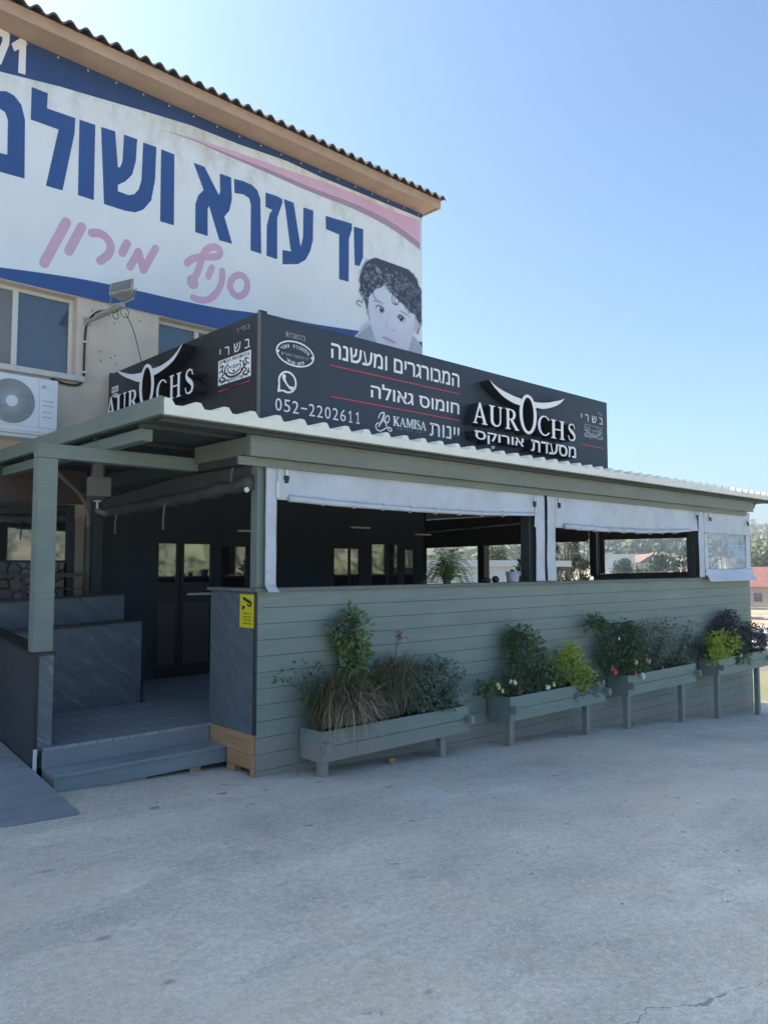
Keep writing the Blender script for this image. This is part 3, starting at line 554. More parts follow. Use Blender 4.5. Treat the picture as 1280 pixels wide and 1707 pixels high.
    for i in range(40):                                                    # flyaway curls round the outline
        k = R.randrange(len(hm)); x, y = hm[k]; a0 = R.uniform(0, 6.28); r0 = R.uniform(.015, .035)
        put(line([(x+r0*cos(a0+.8*q), y+r0*sin(a0+.8*q)) for q in range(5)], .007, 1)*.8, (.05,.055,.09))
    for k, wd in (('curl1', .011), ('curl2', .011), ('curl3', .010), ('strand', .010), ('earring', .014)): put(line(BP[k], wd, 1)*.9, (.05,.055,.09))
    put(line([(BP['curl1'][0][0]+.05, BP['curl1'][0][1]-.02), (BP['curl1'][2][0]+.05, BP['curl1'][2][1]), (BP['curl1'][3][0]+.06, BP['curl1'][3][1]+.04)], .010, 1)*.8, (.05,.055,.09))
    # sheet of the covered cells only
    keep = A > .04; idx = -np.ones(U_.shape, int); vs = []; cols = []; fs = []
    cell = keep[:-1,:-1] | keep[1:,:-1] | keep[:-1,1:] | keep[1:,1:]
    BG = np.array((.80,.84,.86))
    C2 = BG*(1-A[..., None]) + C*A[..., None] if False else C*np.clip(A, 0, 1)[..., None]**0 
    C2 = np.where(A[..., None] > .999, C2, BG*(1-A[..., None]) + C2*A[..., None])
    for j in range(nv-1):
        for i in range(nu-1):
            if not cell[j, i]: continue
            q = []
            for jj, ii in ((j,i),(j,i+1),(j+1,i+1),(j+1,i)):
                if idx[jj, ii] < 0: idx[jj, ii] = len(vs); vs.append(BM(gu[ii], gv[jj], .006)); cols.append(C2[jj, ii])
                q.append(idx[jj, ii])
            fs.append(tuple(int(v) for v in q))
    mb = MB(); mb.add(vs, fs)
    m = bpy.data.materials.new('printed_portrait'); m.use_nodes = True; h_ = NT(m); bb = h_.t.nodes['Principled BSDF']; inp(bb, Roughness=.5)
    at_ = h_.n('Attribute', attribute_name='print'); h_.l(at_.outputs['Color'], bb.inputs['Base Color'])
    o = mb.build('portrait', m, ban); ca = o.data.attributes.new('print', 'FLOAT_COLOR', 'POINT')
    ca.data.foreach_set('color', np.hstack([np.array(cols), np.ones((len(cols), 1))]).astype(np.float32).ravel())
    return o
print_portrait()
# eyelets along the top edge
mb = MB()
for i in range(20):
    x = 2.5 + i*.36; mb.tube([(x, YB-.004, BZ-.04), (x, YB-.010, BZ-.04)], .012, 8)
mb.build('eyelet', M['alu'], ban)['kind'] = 'stuff'

# ------------------------------------------------------------------ air conditioner
ac = thing('air_conditioner', (2.82, 9.0, 3.2), 'white outdoor air conditioner with a round grey fan grille under the big window', 'air conditioner')
AX0, AX1, AZ0, AZ1, AY = 2.40, 3.235, 3.245, 3.862, 8.90
fc = (2.741, AY, 3.562); fr_ = .245
mb = MB(); mb.box(AX0, AY+.012, AZ0, AX1, BY-.04, AZ1)
mb.build('casing', M['ac'], ac, bevel=.015)
sq = [(AX0, AZ0+.055), (AX1, AZ0+.055), (AX1, AZ1), (AX0, AZ1)]
mb = MB(); shape(mb, [[(AX0+.004, AZ0+.06), (3.03, AZ0+.06), (3.03, AZ1-.006), (AX0+.004, AZ1-.006)], ellipse(fc[0], fc[2], fr_, fr_, 56)], front(AY), -.011, 0); mb.build('front_panel', M['ac'], ac)
mb = MB(); mb.box(3.036, AY-.002, AZ0+.06, AX1-.004, AY+.011, AZ1-.006); sp_ = mb.build('service_panel', M['ac'], ac, bevel=.004)
mb = MB(); shape(mb, stroke([(3.06,3.755),(3.085,3.775),(3.11,3.752),(3.20,3.748)], [.026,.03,.012,.012]), front(AY-.002), .001, .003)
mb.build('maker_mark', M['ac_dark'], sp_)
mb = MB()
for z, x1 in ((3.60,3.19),(3.55,3.20),(3.475,3.17),(3.42,3.18)): mb.box(3.07, AY-.0035, z, x1, AY-.002, z+.012)
mb.build('faint_print', mat('faint_grey_print', (.48,.52,.58), .5), sp_)
mb = MB()
shape(mb, [ellipse(fc[0], fc[2], fr_, fr_)], front(AY), -.011, -.0095); fan = mb.build('fan_recess', M['ac_black'], ac)
mb = MB()
for k in range(44):
    a = 2*pi*k/44; pts = []
    for q in range(9):
        rr = .05 + (fr_-.05)*q/8; aa = a + 1.15*(q/8)**1.1; pts.append((fc[0]+rr*cos(aa), AY-.002, fc[2]+rr*sin(aa)))
    mb.tube(pts, .0062, 4)
for rr in (.10, .155, .21, .243): mb.tube([(fc[0]+rr*cos(t*pi/24), AY, fc[2]+rr*sin(t*pi/24)) for t in range(49)], .003, 4)
mb.build('fan_grille', M['ac_dark'], ac)
mb = MB(); mb.tube([(fc[0], AY-.001, fc[2]), (fc[0], AY-.016, fc[2])], .062, 28); mb.build('fan_hub', M['ac'], ac)
mb = MB(); mb.box(AX0, AY-.012, AZ0-.03, AX1-.12, AY+.03, AZ0-.002).box(AX0-.02, AY, AZ0-.07, AX1-.2, BY-.002, AZ0-.034); mb.build('bracket', M['alu'], ac)

# ------------------------------------------------------------------ floodlight on its arm, cables
fl = thing('floodlight', (3.655, BY, 4.70), 'weathered square floodlight on a tube arm above the gap between the windows', 'floodlight')
mb = MB(); mb.box(3.615, BY-.02, 4.66, 3.70, BY-.001, 4.75); mb.build('wall_plate', M['lamp'], fl)
mb = MB(); mb.tube([(3.655, BY-.02, 4.70), (3.72, 8.95, 4.725), (3.80, 8.55, 4.765)], [.024, .024, .024], 10)
mb.tube([(3.70, 9.0, 4.735), (3.805, 8.53, 4.785)], .034, 10); mb.build('arm', M['lamp'], fl, smooth=False)
az = Vector((-.62, -.42, .50)).normalized(); ax = Vector((.62, -.55, .10)); ax = (ax - az*ax.dot(az)).normalized(); ay = az.cross(ax)
hc = Vector((3.80, 8.55, 4.985))
def fru(c, d, hx, hy, hx2, hy2, th):
    b = [c-ax*hx-ay*hy, c+ax*hx-ay*hy, c+ax*hx+ay*hy, c-ax*hx+ay*hy]; q = c + d*th
    return b + [q-ax*hx2-ay*hy2, q+ax*hx2-ay*hy2, q+ax*hx2+ay*hy2, q-ax*hx2+ay*hy2]
mb = MB(); mb.hexa(fru(hc - az*.13, az, .075, .055, .135, .10, .13)); mb.hexa(fru(hc, az, .14, .105, .14, .105, .03))
mb.build('lamp_head', M['lamp'], fl, bevel=.006)
mb = MB(); mb.hexa(fru(hc + az*.031, az, .12, .085, .12, .085, .004)); mb.build('lamp_glass', M['glass_grey'], fl)
mb = MB()
for s_ in (-1, 1): mb.tube([hc + ax*.148*s_ - az*.05, hc + ax*.148*s_ + Vector((0,0,-.16)), (3.80, 8.55, 4.80)], .010, 6)
mb.build('yoke', M['lamp'], fl)
def cable(name, pts, r, m, label, cat, n=8):
    P = catmull(pts, 6); mb = MB(); mb.tube(P, r, n); return tag(mb.build(name, m, loc=P[0], smooth=True), label, cat)
cable('power_cable', [(3.79,8.62,4.735),(3.76,8.78,4.765),(3.72,9.05,4.80),(3.665,BY-.02,4.70),(3.635,BY-.02,4.52),(3.63,BY-.02,4.15),(3.625,BY-.02,3.99),(3.56,BY-.02,3.915),(3.42,BY-.02,3.905),(3.25,BY-.04,3.93)], .014, M['cable'], 'dark cable running down the stucco wall from the floodlight to the air conditioner', 'cable')
cable('guy_wire', [(3.88,8.62,4.72),(4.05,8.75,4.56),(4.30,9.0,4.18)], .005, M['cable'], 'thin dark wire hanging from the floodlight arm down behind the charcoal sign', 'wire', 5)
mb = MB(); lp = [(3.78+.035*cos(t*pi/8), 8.66, 4.68+.04*sin(t*pi/8)) for t in range(17)]; mb.tube(lp, .005, 5)
mb.build('loose_wire', M['cable'], fl); mb = MB()
lp = [(3.84+.05*cos(t*pi/8), 8.55, 4.70+.055*sin(t*pi/8)) for t in range(17)]; mb.tube(lp, .004, 5)
mb.build('loose_wire', M['cable'], fl)
for z in (4.44, 4.07): MB().box(3.61, BY-.038, z, 3.66, BY-.001, z+.02).build('cable_clip', M['plastic_white'], fl)
# ------------------------------------------------------------------ the restaurant pavilion
X0, X1, Y0, FL = 3.73, 13.83, 5.60, .354
YR = 13.7                                            # the terrace runs on behind the corner of the stucco building
pav = thing('restaurant_pavilion', (X0, Y0, 0), 'green grey timber restaurant terrace with a pale ribbed metal roof', 'restaurant')
random.seed(11)
mb = MB(); bh = .1365; k = 0; z = 1.545
while z > -1.1:
    cuts = [X0+.012] + sorted(random.uniform(X0+1, X1-1) for _ in range(2)) + [X1]
    for a, b in zip(cuts, cuts[1:]):
        dy = random.uniform(-.0012, .0012)
        mb.box(a+.001, Y0+dy, max(z-bh+.004, -1.1), b-.001, Y0+.022, z)
    z -= bh
fw_ = mb.build('front_wall', M['paint'], pav)
mb = MB(); random.seed(6)
for j in range(17):
    zc = 1.545 - bh*(j+.5)
    for i in range(12):
        xx = X0 + .06 + i*.915
        for dz in (-.04, .04):
            if random.random() < .8: mb.tube([(xx+random.uniform(-.006,.006), Y0+.004, zc+dz), (xx, Y0-.0022, zc+dz)], .0045, 6)
mb.build('screw_head', M['metal_grey'], pav)['kind'] = 'stuff'
MB().box(X0+.01, Y0+.024, -1.1, X1-.01, Y0+.10, 1.54).build('wall_core', M['paint_dark'], pav)
# end wall (X1) and its boards, seen only from inside and from the right
MB().box(X1-.09, Y0+.10, -1.3, X1-.002, 8.62, 1.545).box(X1-.09, 8.62, -1.3, X1-.002, YR, 1.20).build('end_wall', M['paint'], pav)
mb = MB(); mb.box(X0-.02, Y0-.035, 1.546, X1+.01, Y0+.13, 1.578).box(X1-.13, Y0+.13, 1.546, X1+.01, 8.66, 1.578); mb.build('cap_rail', M['cap'], pav, bevel=.004)
MB().box(X0-.045, Y0+.03, 1.549, X0-.022, Y0+.74, 1.575).box(X0-.022, Y0+.132, 1.549, X0+.11, Y0+.74, 1.575).build('cap_rail', M['cap'], pav, bevel=.003)
# stone clad side of the low wall, corner trim and the raw timber under it
MB().box(X0-.012, Y0+.012, FL, X0+.10, Y0+.72, 1.546).build('stone_panel', M['stone'], pav)
MB().box(X0-.018, Y0-.006, .352, X0+.010, Y0+.011, 1.545).build('corner_trim', M['black'], pav)
tb = MB(); tb.box(X0-.014, Y0+.02, .185, X0+.09, Y0+.72, FL-.003).box(X0-.009, Y0+.02, .06, X0+.09, Y0+.42, .182).box(X0-.012, Y0+.004, -.12, X0+.011, Y0+.055, .182)
tb.box(X0-.010, Y0+.30, -.1, X0+.07, Y0+.42, .058)
tb.build('timber_joist', M['timber'], pav, bevel=.004)
# deck floor
mb = MB(); random.seed(3)
y = Y0 + .715; row = 0
MB().box(2.24, Y0+.75, .20, X1-.1, BY-.06, .325).build('floor_base', M['paint_dark'], pav)
mb = MB(); nbd = 24
for i in range(40):
    xa = 2.262 + i*.137
    if xa > 8: break
    mb.box(xa, 6.315, .328, xa+.131, BY-.06, FL)
mb.box(8.0, Y0+.11, .328, X1-.10, BY-.06, FL-.002); mb.box(BX1+.06, BY-.06, .328, X1-.10, YR, FL-.002)
mb.build('deck_floor', M['deck'], pav)
MB().box(2.25, 6.300, .19, X0-.02, 6.314, FL-.022).build('deck_riser', M['deck'], pav)
mb = MB()
for i in range(11): mb.box(2.262+i*.137, 6.292, .333, 2.262+i*.137+.131, 6.3145, FL+.002)
mb.build('deck_nosing', mat('worn_deck_edge', (.24,.27,.29), .5, (.34,.37,.39), 6), pav)
# roof: sandwich sheet with ribs
RX0, RX1, RY0, RZ = 2.70, 14.6, 5.30, 2.897
mb = MB(); mb.box(RX0, RY0, RZ, RX1, BY-.005, RZ+.077).box(BX1+.02, BY-.005, RZ, RX1, YR+.5, RZ+.077)
pit = .248; i = 0
while True:
    xc = 2.735 + i*pit
    if xc > RX1-.04: break
    ye = BY-.01 if xc < BX1+.07 else YR+.5
    a, b, t, zz = .056, .024, RZ+.077, .047
    mb.hexa([(xc-a, RY0+.002, t), (xc+a, RY0+.002, t), (xc+a, ye, t), (xc-a, ye, t), (xc-b, RY0+.002, t+zz), (xc+b, RY0+.002, t+zz), (xc+b, ye, t+zz), (xc-b, ye, t+zz)])
    i += 1
roof = mb.build('roof_sheet', M['cream'], pav)
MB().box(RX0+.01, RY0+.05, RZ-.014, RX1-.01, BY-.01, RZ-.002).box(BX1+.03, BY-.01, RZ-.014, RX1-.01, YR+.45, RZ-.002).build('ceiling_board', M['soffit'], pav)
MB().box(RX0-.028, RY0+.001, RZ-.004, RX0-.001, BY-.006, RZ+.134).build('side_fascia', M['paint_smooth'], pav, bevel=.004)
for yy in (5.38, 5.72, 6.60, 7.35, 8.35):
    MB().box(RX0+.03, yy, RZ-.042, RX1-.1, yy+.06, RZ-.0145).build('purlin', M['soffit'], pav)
MB().box(2.745, 5.77, 2.785, 2.845, BY-.01, 2.853).box(2.745, 5.77, 2.759, 2.845, BY-.01, 2.7845).build('side_rafter', M['paint_smooth'], pav)
MB().box(2.19, 6.40, 2.64, 3.80, 6.52, 2.757).build('header_beam', M['paint_smooth'], pav, bevel=.005)
MB().box(2.19, 6.40, 1.085, 2.345, 6.52, 2.638).build('entrance_post', M['paint_smooth'], pav, bevel=.006)
MB().box(3.56, 5.455, 2.685, 13.72, 5.53, 2.882).box(3.56, 5.53, 2.70, 3.60, 6.38, 2.85).build('upper_beam', M['beam'], pav, bevel=.004)
MB().box(3.49, 5.52, 2.612, 13.60, 5.552, 2.6835).build('lintel_beam', M['beam'], pav, bevel=.003)
MB().box(13.60, 5.62, 2.78, 14.2, 5.70, 2.855).build('end_outrigger', M['beam'], pav)
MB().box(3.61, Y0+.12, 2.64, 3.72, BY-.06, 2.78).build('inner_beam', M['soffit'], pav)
def post(x, y, w=.10, z0=1.579, z1=2.85, m='paint_smooth', name='roof_post'):
    return MB().box(x, y, z0, x+w, y+w, z1).build(name, M[m], pav, bevel=.005)
post(3.735, Y0-.015+.02, .105)
M['post_shaded'] = mat('shaded_inner_post', (.035,.045,.047), .6); M['post_br'] = mat('brown_inner_post', (.085,.062,.05), .7)  # first tone: post paint darkened to stand for shade inside the terrace
post(7.60, Y0+.03, .13, m='post_shaded'); post(11.86, Y0+.03, .13, m='post_shaded'); post(13.70, Y0+.03, .10)
post(13.68, 6.36, .12, m='post_shaded'); post(13.66, 8.50, .15, 1.579, m='post_shaded'); post(13.66, 11.38, .19, 1.202, m='post_br'); post(13.66, 13.3, .14, 1.202, m='post_br')
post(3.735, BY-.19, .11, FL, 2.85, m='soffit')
MB().box(1.0, BY-.05, 2.49, 3.69, BY-.004, 2.88).build('upper_shade_panel', M['post_br'], pav)  # dark panel added over the stucco, standing in for the shade under the roof
# dark clad wall behind the terrace, with doors and windows
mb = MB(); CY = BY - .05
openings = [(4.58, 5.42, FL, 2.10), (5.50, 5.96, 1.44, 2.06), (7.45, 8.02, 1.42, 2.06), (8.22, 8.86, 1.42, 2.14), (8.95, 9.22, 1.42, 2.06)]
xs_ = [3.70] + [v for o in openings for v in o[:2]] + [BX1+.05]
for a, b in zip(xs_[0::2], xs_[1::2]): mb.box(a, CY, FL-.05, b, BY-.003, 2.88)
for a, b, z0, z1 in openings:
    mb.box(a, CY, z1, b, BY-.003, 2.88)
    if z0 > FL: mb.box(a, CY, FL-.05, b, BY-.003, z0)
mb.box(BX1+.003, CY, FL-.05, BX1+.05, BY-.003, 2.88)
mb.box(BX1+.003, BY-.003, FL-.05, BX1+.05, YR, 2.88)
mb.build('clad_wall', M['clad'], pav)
MB().box(BX1+.051, YR-.05, FL-.05, X1-.10, YR, 2.85).build('added_sun_blocker', M['post_br'], pav)  # unseen wall added to keep sun out of the open rear end
mb = MB(); mb.box(3.69, CY-.012, FL, 3.86, CY-.001, 2.79); mb.build('wall_pilaster', M['paint'], pav)
for a, b in ((4.585, 4.925), (4.94, 5.415)):
    f = MB(); t = .05; y0, y1 = CY+.008, CY+.04
    f.box(a, y0, FL, a+t, y1, 2.10).box(b-t, y0, FL, b, y1, 2.10).box(a+t, y0, FL, b-t, y1, FL+.16).box(a+t, y0, 2.05, b-t, y1, 2.10).box(a+t, y0, 1.30, b-t, y1, 1.555)
    d = f.build('door', M['black'], pav, bevel=.003)
    MB().box(a+t, CY+.018, 1.555, b-t, CY+.026, 2.05).build('door_pane', M['glass_mirror'], d)
    MB().box(a+t, CY+.018, FL+.16, b-t, CY+.028, 1.30).build('door_panel', mat('dark_bronze_panel', (.065,.05,.038), .4), d)
    if a > 4.9:
        h_ = MB(); h_.tube([(5.02, CY-.03, 1.40), (5.36, CY-.03, 1.40)], .016, 8).box(5.05, CY-.03, 1.39, 5.07, CY+.007, 1.41).box(5.31, CY-.03, 1.39, 5.33, CY+.007, 1.41)
        h_.build('door_handle', M['alu'], d)
for a, b, z0, z1 in openings[1:]:
    f = MB(); t = .035; y0, y1 = CY+.006, CY+.045
    f.box(a, y0, z0, a+t, y1, z1).box(b-t, y0, z0, b, y1, z1).box(a+t, y0, z0, b-t, y1, z0+t).box(a+t, y0, z1-t, b-t, y1, z1)
    if b - a > .5: f.box((a+b)/2+.04, y0-.001, z0+t, (a+b)/2+.075, y1, z1-t)
    fr = f.build('inner_window', M['black'], pav)
    MB().box(a+t, CY+.02, z0+t, b-t, CY+.03, z1-t).build('inner_pane', M['glass_mirror'], fr)
for x, z in ((7.60, 2.33), (8.95, 2.26), (5.62, 2.22)):
    MB().box(x, CY-.30, z, x+.34, CY-.24, z+.022).build('wall_lamp', M['plastic_white'], pav)

# ------------------------------------------------------------------ the charcoal sign box
SX0, SX1, SY, SZ0, SZ1 = 3.94, 9.865, 5.92, 3.03, 4.10
sg = thing('sign_box', (SX0, SY, SZ0), 'charcoal L-shaped restaurant sign standing on the pavilion roof', 'sign')
MB().box(SX0+.02, SY, SZ0, SX1, SY+.10, SZ1).build('front_panel', M['sign'], sg, bevel=.004)
M['sign_side'] = mat('black_sign_panel', (.020,.022,.026), .35)
MB().box(SX0, SY+.022, SZ0, SX0+.08, BY-.02, SZ1-.002).build('side_panel', M['sign_side'], sg, bevel=.003)
MB().box(SX0-.004, SY-.004, SZ0, SX0+.018, SY+.020, SZ1+.006).build('corner_strip', M['metal_grey'], sg)
mb = MB(); mb.box(SX0+.01, SY+.005, SZ1+.0005, SX0+.09, SY+.04, SZ1+.022); mb.build('corner_bracket', M['black'], sg); MB().box(SX0+.005, BY-.06, SZ1-.001, SX0+.06, BY-.021, SZ1+.02).build('corner_bracket', M['black'], sg)
F_ = front(SY)
def lettering(name, m='white', parent=None): return lambda mb: mb.build(name, M[m], parent or sg)
# kosher certificate oval
mb = MB(); text(mb, 'בהשגחת', F_, 4.236, 4.469, 3.925, 3.975, .001, .003, bold=-.004); mb.build('small_lettering', M['dimwhite'], sg)
mb = MB(); shape(mb, [ellipse(4.352, 3.780, .224, .124), ellipse(4.352, 3.780, .209, .110)], F_, .001, .004)
def arc_text(mb, s, c, rx, ry, a0, a1, hgt, wd, inward=False):
    for i, ch in enumerate(s):
        if ch == ' ': continue
        a = radians(a0 + (a1-a0)*(i+.5)/len(s)); x, y = c[0]+rx*cos(a), c[1]+ry*sin(a)
        tx_, ty_ = (rx*sin(a), -ry*cos(a)) if not inward else (-rx*sin(a), ry*cos(a)); L = hypot(tx_, ty_); tx_, ty_ = tx_/L, ty_/L
        g = MB(); text(g, ch, lambda u, v, d: (u, v, d), -wd/2 if ch not in 'יון' else -wd/4, wd/2 if ch not in 'יון' else wd/4, 0, hgt, 0, .002)
        mb.add([F_(x+tx_*p[0]-ty_*p[1], y+ty_*p[0]+tx_*p[1], .001+p[2]) for p in g.v], g.f)
arc_text(mb, 'אלמשעלי יוסף'[::-1], (4.352, 3.772), .155, .062, 163, 17, .034, .021)
arc_text(mb, 'מרום הגליל'[::-1], (4.352, 3.770), .150, .098, 224, 316, .030, .019, True)
for x in (4.156, 4.549): mb.tube([F_(x, 3.775, .001), F_(x, 3.775, .003)], .012, 10)
ov = mb.build('certificate_oval', M['white'], sg)
mb = MB(); text(mb, 'רב המועצה האזורית', F_, 4.19, 4.507, 3.745, 3.772, .001, .003, bold=-.004); mb.build('oval_middle_line', M['dimwhite'], ov)
# messaging icon
c_ = (4.262, 3.494)
ring = [(c_[0]+.106*cos(t), c_[1]+.106*sin(t)) for t in [radians(-128 + 316*k/40) for k in range(41)]]
ring = [(c_[0]+.106*cos(radians(a)), c_[1]+.106*sin(radians(a))) for a in range(-118, 202, 8)]
outer = ring + [(4.150, 3.384)]
inner = [(c_[0]+.088*cos(radians(a)), c_[1]+.088*sin(radians(a))) for a in range(-114, 196, 8)] + [(4.176, 3.410)]
mb = MB(); shape(mb, [outer, inner], F_, .001, .004)
shape(mb, stroke([(4.222,3.545),(4.222,3.522),(4.245,3.485),(4.275,3.455),(4.305,3.440),(4.320,3.442)], [.040,.032,.018,.018,.032,.040]), F_, .001, .004)
mb.build('phone_icon', M['white'], sg)
ONE = [(0,.80),(.10,.72),(.40,.86),(.40,.10),(.08,.10),(.08,0),(.92,0),(.92,.10),(.58,.10),(.58,1.0),(.42,1.0)]
for i, ch in enumerate('052-2202611'):
    u = 4.127 + i*.0976; mb = MB()
    if ch == '-': mb.box(u+.002, SY-.004, 3.262, u+.072, SY-.001, 3.276)
    elif ch == '1': shape(mb, [[(u+.008+.058*a, 3.208+.118*b) for a, b in ONE]], F_, .001, .004)
    else: text(mb, ch, F_, u, u+.071, 3.208, 3.326, .001, .004, heb=False, bold=-.004)
    mb.build('phone_digit', M['white'], sg)
for s_, u0, u1, v0, v1 in (('המבורגרים ומעשנה', 4.788, 6.688, 3.822, 3.979), ('חומוס גאולה', 5.317, 6.685, 3.505, 3.668), ('יינות', 6.194, 6.683, 3.207, 3.351)):
    mb = MB()
    text(mb, s_, F_, u0, u1, v0, v1, .001, .004, bold=.010 if len(s_) > 6 else .003); mb.build('menu_lettering', M['white'], sg)
for u0, u1, v in ((4.774, 6.689, 3.748), (4.792, 6.694, 3.437), (9.187, 9.764, 3.428)):
    MB().box(u0, SY-.004, v-.005, u1, SY-.001, v+.005).build('red_rule', M['red'], sg)
# winery name and monogram
mb = MB(); x = 5.632
for ch, wd in (('K',.098),('A',.094),('M',.112),('I',.044),('S',.062),('A',.094)):
    glyph(mb, ch, F_, x, x+wd, 3.252, 3.352, .001, .004); x += wd + .0005
mb.build('winery_lettering', M['white'], sg)
mb = MB(); text(mb, 'יקב כמיסה', F_, 5.68, 6.10, 3.212, 3.234, .001, .002, bold=-.006, space=1.6); mb.build('faint_lettering', M['dimwhite'], sg)
mb = MB()
mk = lambda p: (5.376 + (p[0]-40)/225*.245, 3.385 - (p[1]-125)/245*.205 + (p[0]-40)/225*.030*0)
for pts, wd in (([(85,205),(105,150),(150,130),(155,165),(125,240),(85,310)], [.010,.012,.014,.022,.022,.012]), ([(175,230),(200,260),(225,205),(215,170),(190,175),(150,240)], [.010,.012,.013,.013,.012,.014]),
                ([(85,262),(50,290),(60,345),(105,365),(150,345),(190,320),(240,320),(258,350),(235,362),(205,330),(165,240)], .013)):
    P = [(5.376 + (a-40)/225*.245, 3.365 - (b-125)/245*.205 + .02*(a-40)/225) for a, b in pts]
    shape(mb, stroke(P, [v*1.0 for v in wd] if isinstance(wd, list) else wd), F_, .001, .003 + .0007*len(mb.v)/1000)
mb.build('winery_monogram', M['white'], sg)
# right hand certificate
mb = MB(); text(mb, 'בס״ד', F_, 9.60, 9.735, 3.895, 3.930, .001, .003, bold=-.006); mb.build('small_lettering', M['dimwhite'], sg)
mb = MB(); text(mb, 'בשרי', F_, 9.20, 9.745, 3.765, 3.862, .001, .003, bold=-.004, space=1.7); mb.build('menu_lettering', M['white'], sg)
def stamp_art(mb, MM, u0, u1, v0, v1, d):
    w_, h_ = u1-u0, v1-v0; q = lambda a, b: (u0+a*w_, v0+b*h_)
    text(mb, 'בהשגחת הבד״ץ', MM, *[q(.04,0)[0], q(.96,0)[0], q(0,.78)[1], q(0,.95)[1]], d, d+.002, bold=.006)
    text(mb, 'יוסף', MM, q(.36,0)[0], q(.66,0)[0], q(0,.46)[1], q(0,.64)[1], d, d+.002, bold=.01)
    text(mb, 'לרבנות', MM, q(.36,0)[0], q(.72,0)[0], q(0,.05)[1], q(0,.16)[1], d, d+.002, bold=.006)
    shape(mb, stroke([q(.24,.66), q(.22,.45), q(.34,.24), q(.52,.19), q(.70,.26), q(.80,.46), q(.78,.66)], .020), MM, d, d+.0022)
    shape(mb, stroke([q(.32,.60), q(.33,.42), q(.50,.30), q(.68,.42), q(.70,.60)], .012), MM, d, d+.0026)
    shape(mb, stroke([q(.10,.08), q(.30,.12), q(.34,.02)], .013), MM, d, d+.0035); shape(mb, stroke([q(.90,.08), q(.80,.14), q(.74,.04)], .013), MM, d, d+.0036)
    for a_, b_ in ((.15,.50),(.85,.50),(.27,.36),(.74,.36),(.50,.40),(.30,.70),(.70,.70),(.05,.18),(.95,.18)):
        shape(mb, [ellipse(*q(a_, b_), .014, .012, 10)], MM, d, d+.0038)
    for s2 in (0, 1):
        f = (lambda a, b: q(1-a, b)) if s2 else q
        shape(mb, stroke([f(.05,.30), f(.12,.10), f(.22,.20), f(.12,.30), f(.20,.42)], .014), MM, d, d+.003)
        shape(mb, stroke([f(.06,.70), f(.16,.74), f(.12,.58), f(.05,.50)], .013), MM, d, d+.0034)
mb = MB(); stamp_art(mb, F_, 9.24, 9.755, 3.53, 3.735, .001); mb.build('certificate_art', M['dimwhite'], sg)

def raised(MM, P, side_sign):
    """raised black lettering with white faces: letters, ox-horn O"""
    body, face = MB(), MB(); D0, D1 = .001, .155
    for ch, u0, u1, v0, v1 in P['letters']:
        glyph(body, ch, MM, u0, u1, v0, v1, D0, D1); glyph(face, ch, MM, u0, u1, v0, v1, D1+.0005, D1+.006)
    for lp in P['horns']:
        L = catmull(lp, 5, True) if False else lp
        shape(body, [L], MM, D0, D1+.004); shape(face, [L], MM, D1+.0045, D1+.009)
    if 'heb' in P:
        for s_, u0, u1, v0, v1 in P['heb']:
            text(body, s_, MM, u0, u1, v0, v1, D0, D1, bold=.012); text(face, s_, MM, u0, u1, v0, v1, D1+.0005, D1+.006, bold=.012)
        for du, dv in ((0,0),(.022,0),(.011,-.018)):
            face.tube([MM(7.095+du, 3.158+dv, D1-.02), MM(7.095+du, 3.158+dv, D1+.006)], .008, 8)
    b = body.build('raised_letters', M['black'], sg); face.build('letter_faces', M['white'], b)
hornL = catmull([(7.044,3.944),(7.13,3.898),(7.231,3.866),(7.33,3.845),(7.418,3.830),(7.53,3.815),(7.645,3.808)], 4) + catmull([(7.625,3.722),(7.52,3.728),(7.417,3.747),(7.32,3.775),(7.23,3.815),(7.13,3.870)], 4)
hornR = catmull([(7.905,3.806),(8.02,3.812),(8.134,3.828),(8.25,3.850),(8.349,3.877),(8.46,3.905),(8.571,3.945)], 4) + catmull([(8.51,3.895),(8.442,3.852),(8.35,3.812),(8.254,3.780),(8.16,3.757),(8.072,3.742),(7.94,3.736)], 4)
raised(F_, dict(letters=[('A',6.748,7.000,3.400,3.648),('U',7.032,7.283,3.400,3.646),('R',7.335,7.595,3.403,3.652),('O',7.612,7.957,3.386,3.878),('C',7.984,8.232,3.404,3.660),('H',8.262,8.564,3.394,3.637),('S',8.645,8.808,3.404,3.633)],
     horns=[hornL, hornR], heb=[('מסעדת', 7.838, 8.815, 3.180, 3.330), ('אורוקס', 6.772, 7.690, 3.182, 3.318)]), False)
# left face of the sign
S_ = side(SX0, 9.239)                     # u = 9.239 - y
U = lambda y: 9.239 - y
hL = catmull([(U(8.586),4.018),(U(8.50),3.985),(U(8.406),3.956),(U(8.30),3.926),(U(8.205),3.904),(U(8.08),3.886),(U(7.965),3.875)], 4) + catmull([(U(7.977),3.777),(U(8.09),3.802),(U(8.203),3.843),(U(8.32),3.883),(U(8.438),3.930),(U(8.52),3.972)], 4)
hR = catmull([(U(7.706),3.872),(U(7.58),3.866),(U(7.471),3.871),(U(7.37),3.884),(U(7.275),3.905),(U(7.16),3.948),(U(7.048),4.010)], 4) + catmull([(U(7.13),3.935),(U(7.22),3.879),(U(7.33),3.842),(U(7.441),3.820),(U(7.57),3.800),(U(7.702),3.790)], 4)
raised(S_, dict(letters=[('A',U(8.85),U(8.61),3.480,3.730),('U',U(8.585),U(8.33),3.478,3.725),('R',U(8.28),U(8.02),3.478,3.722),('O',U(8.005),U(7.665),3.460,3.948),('C',U(7.60),U(7.38),3.472,3.715),('H',U(7.315),U(7.075),3.476,3.722),('S',U(6.985),U(6.825),3.470,3.722)], horns=[hL, hR]), True)
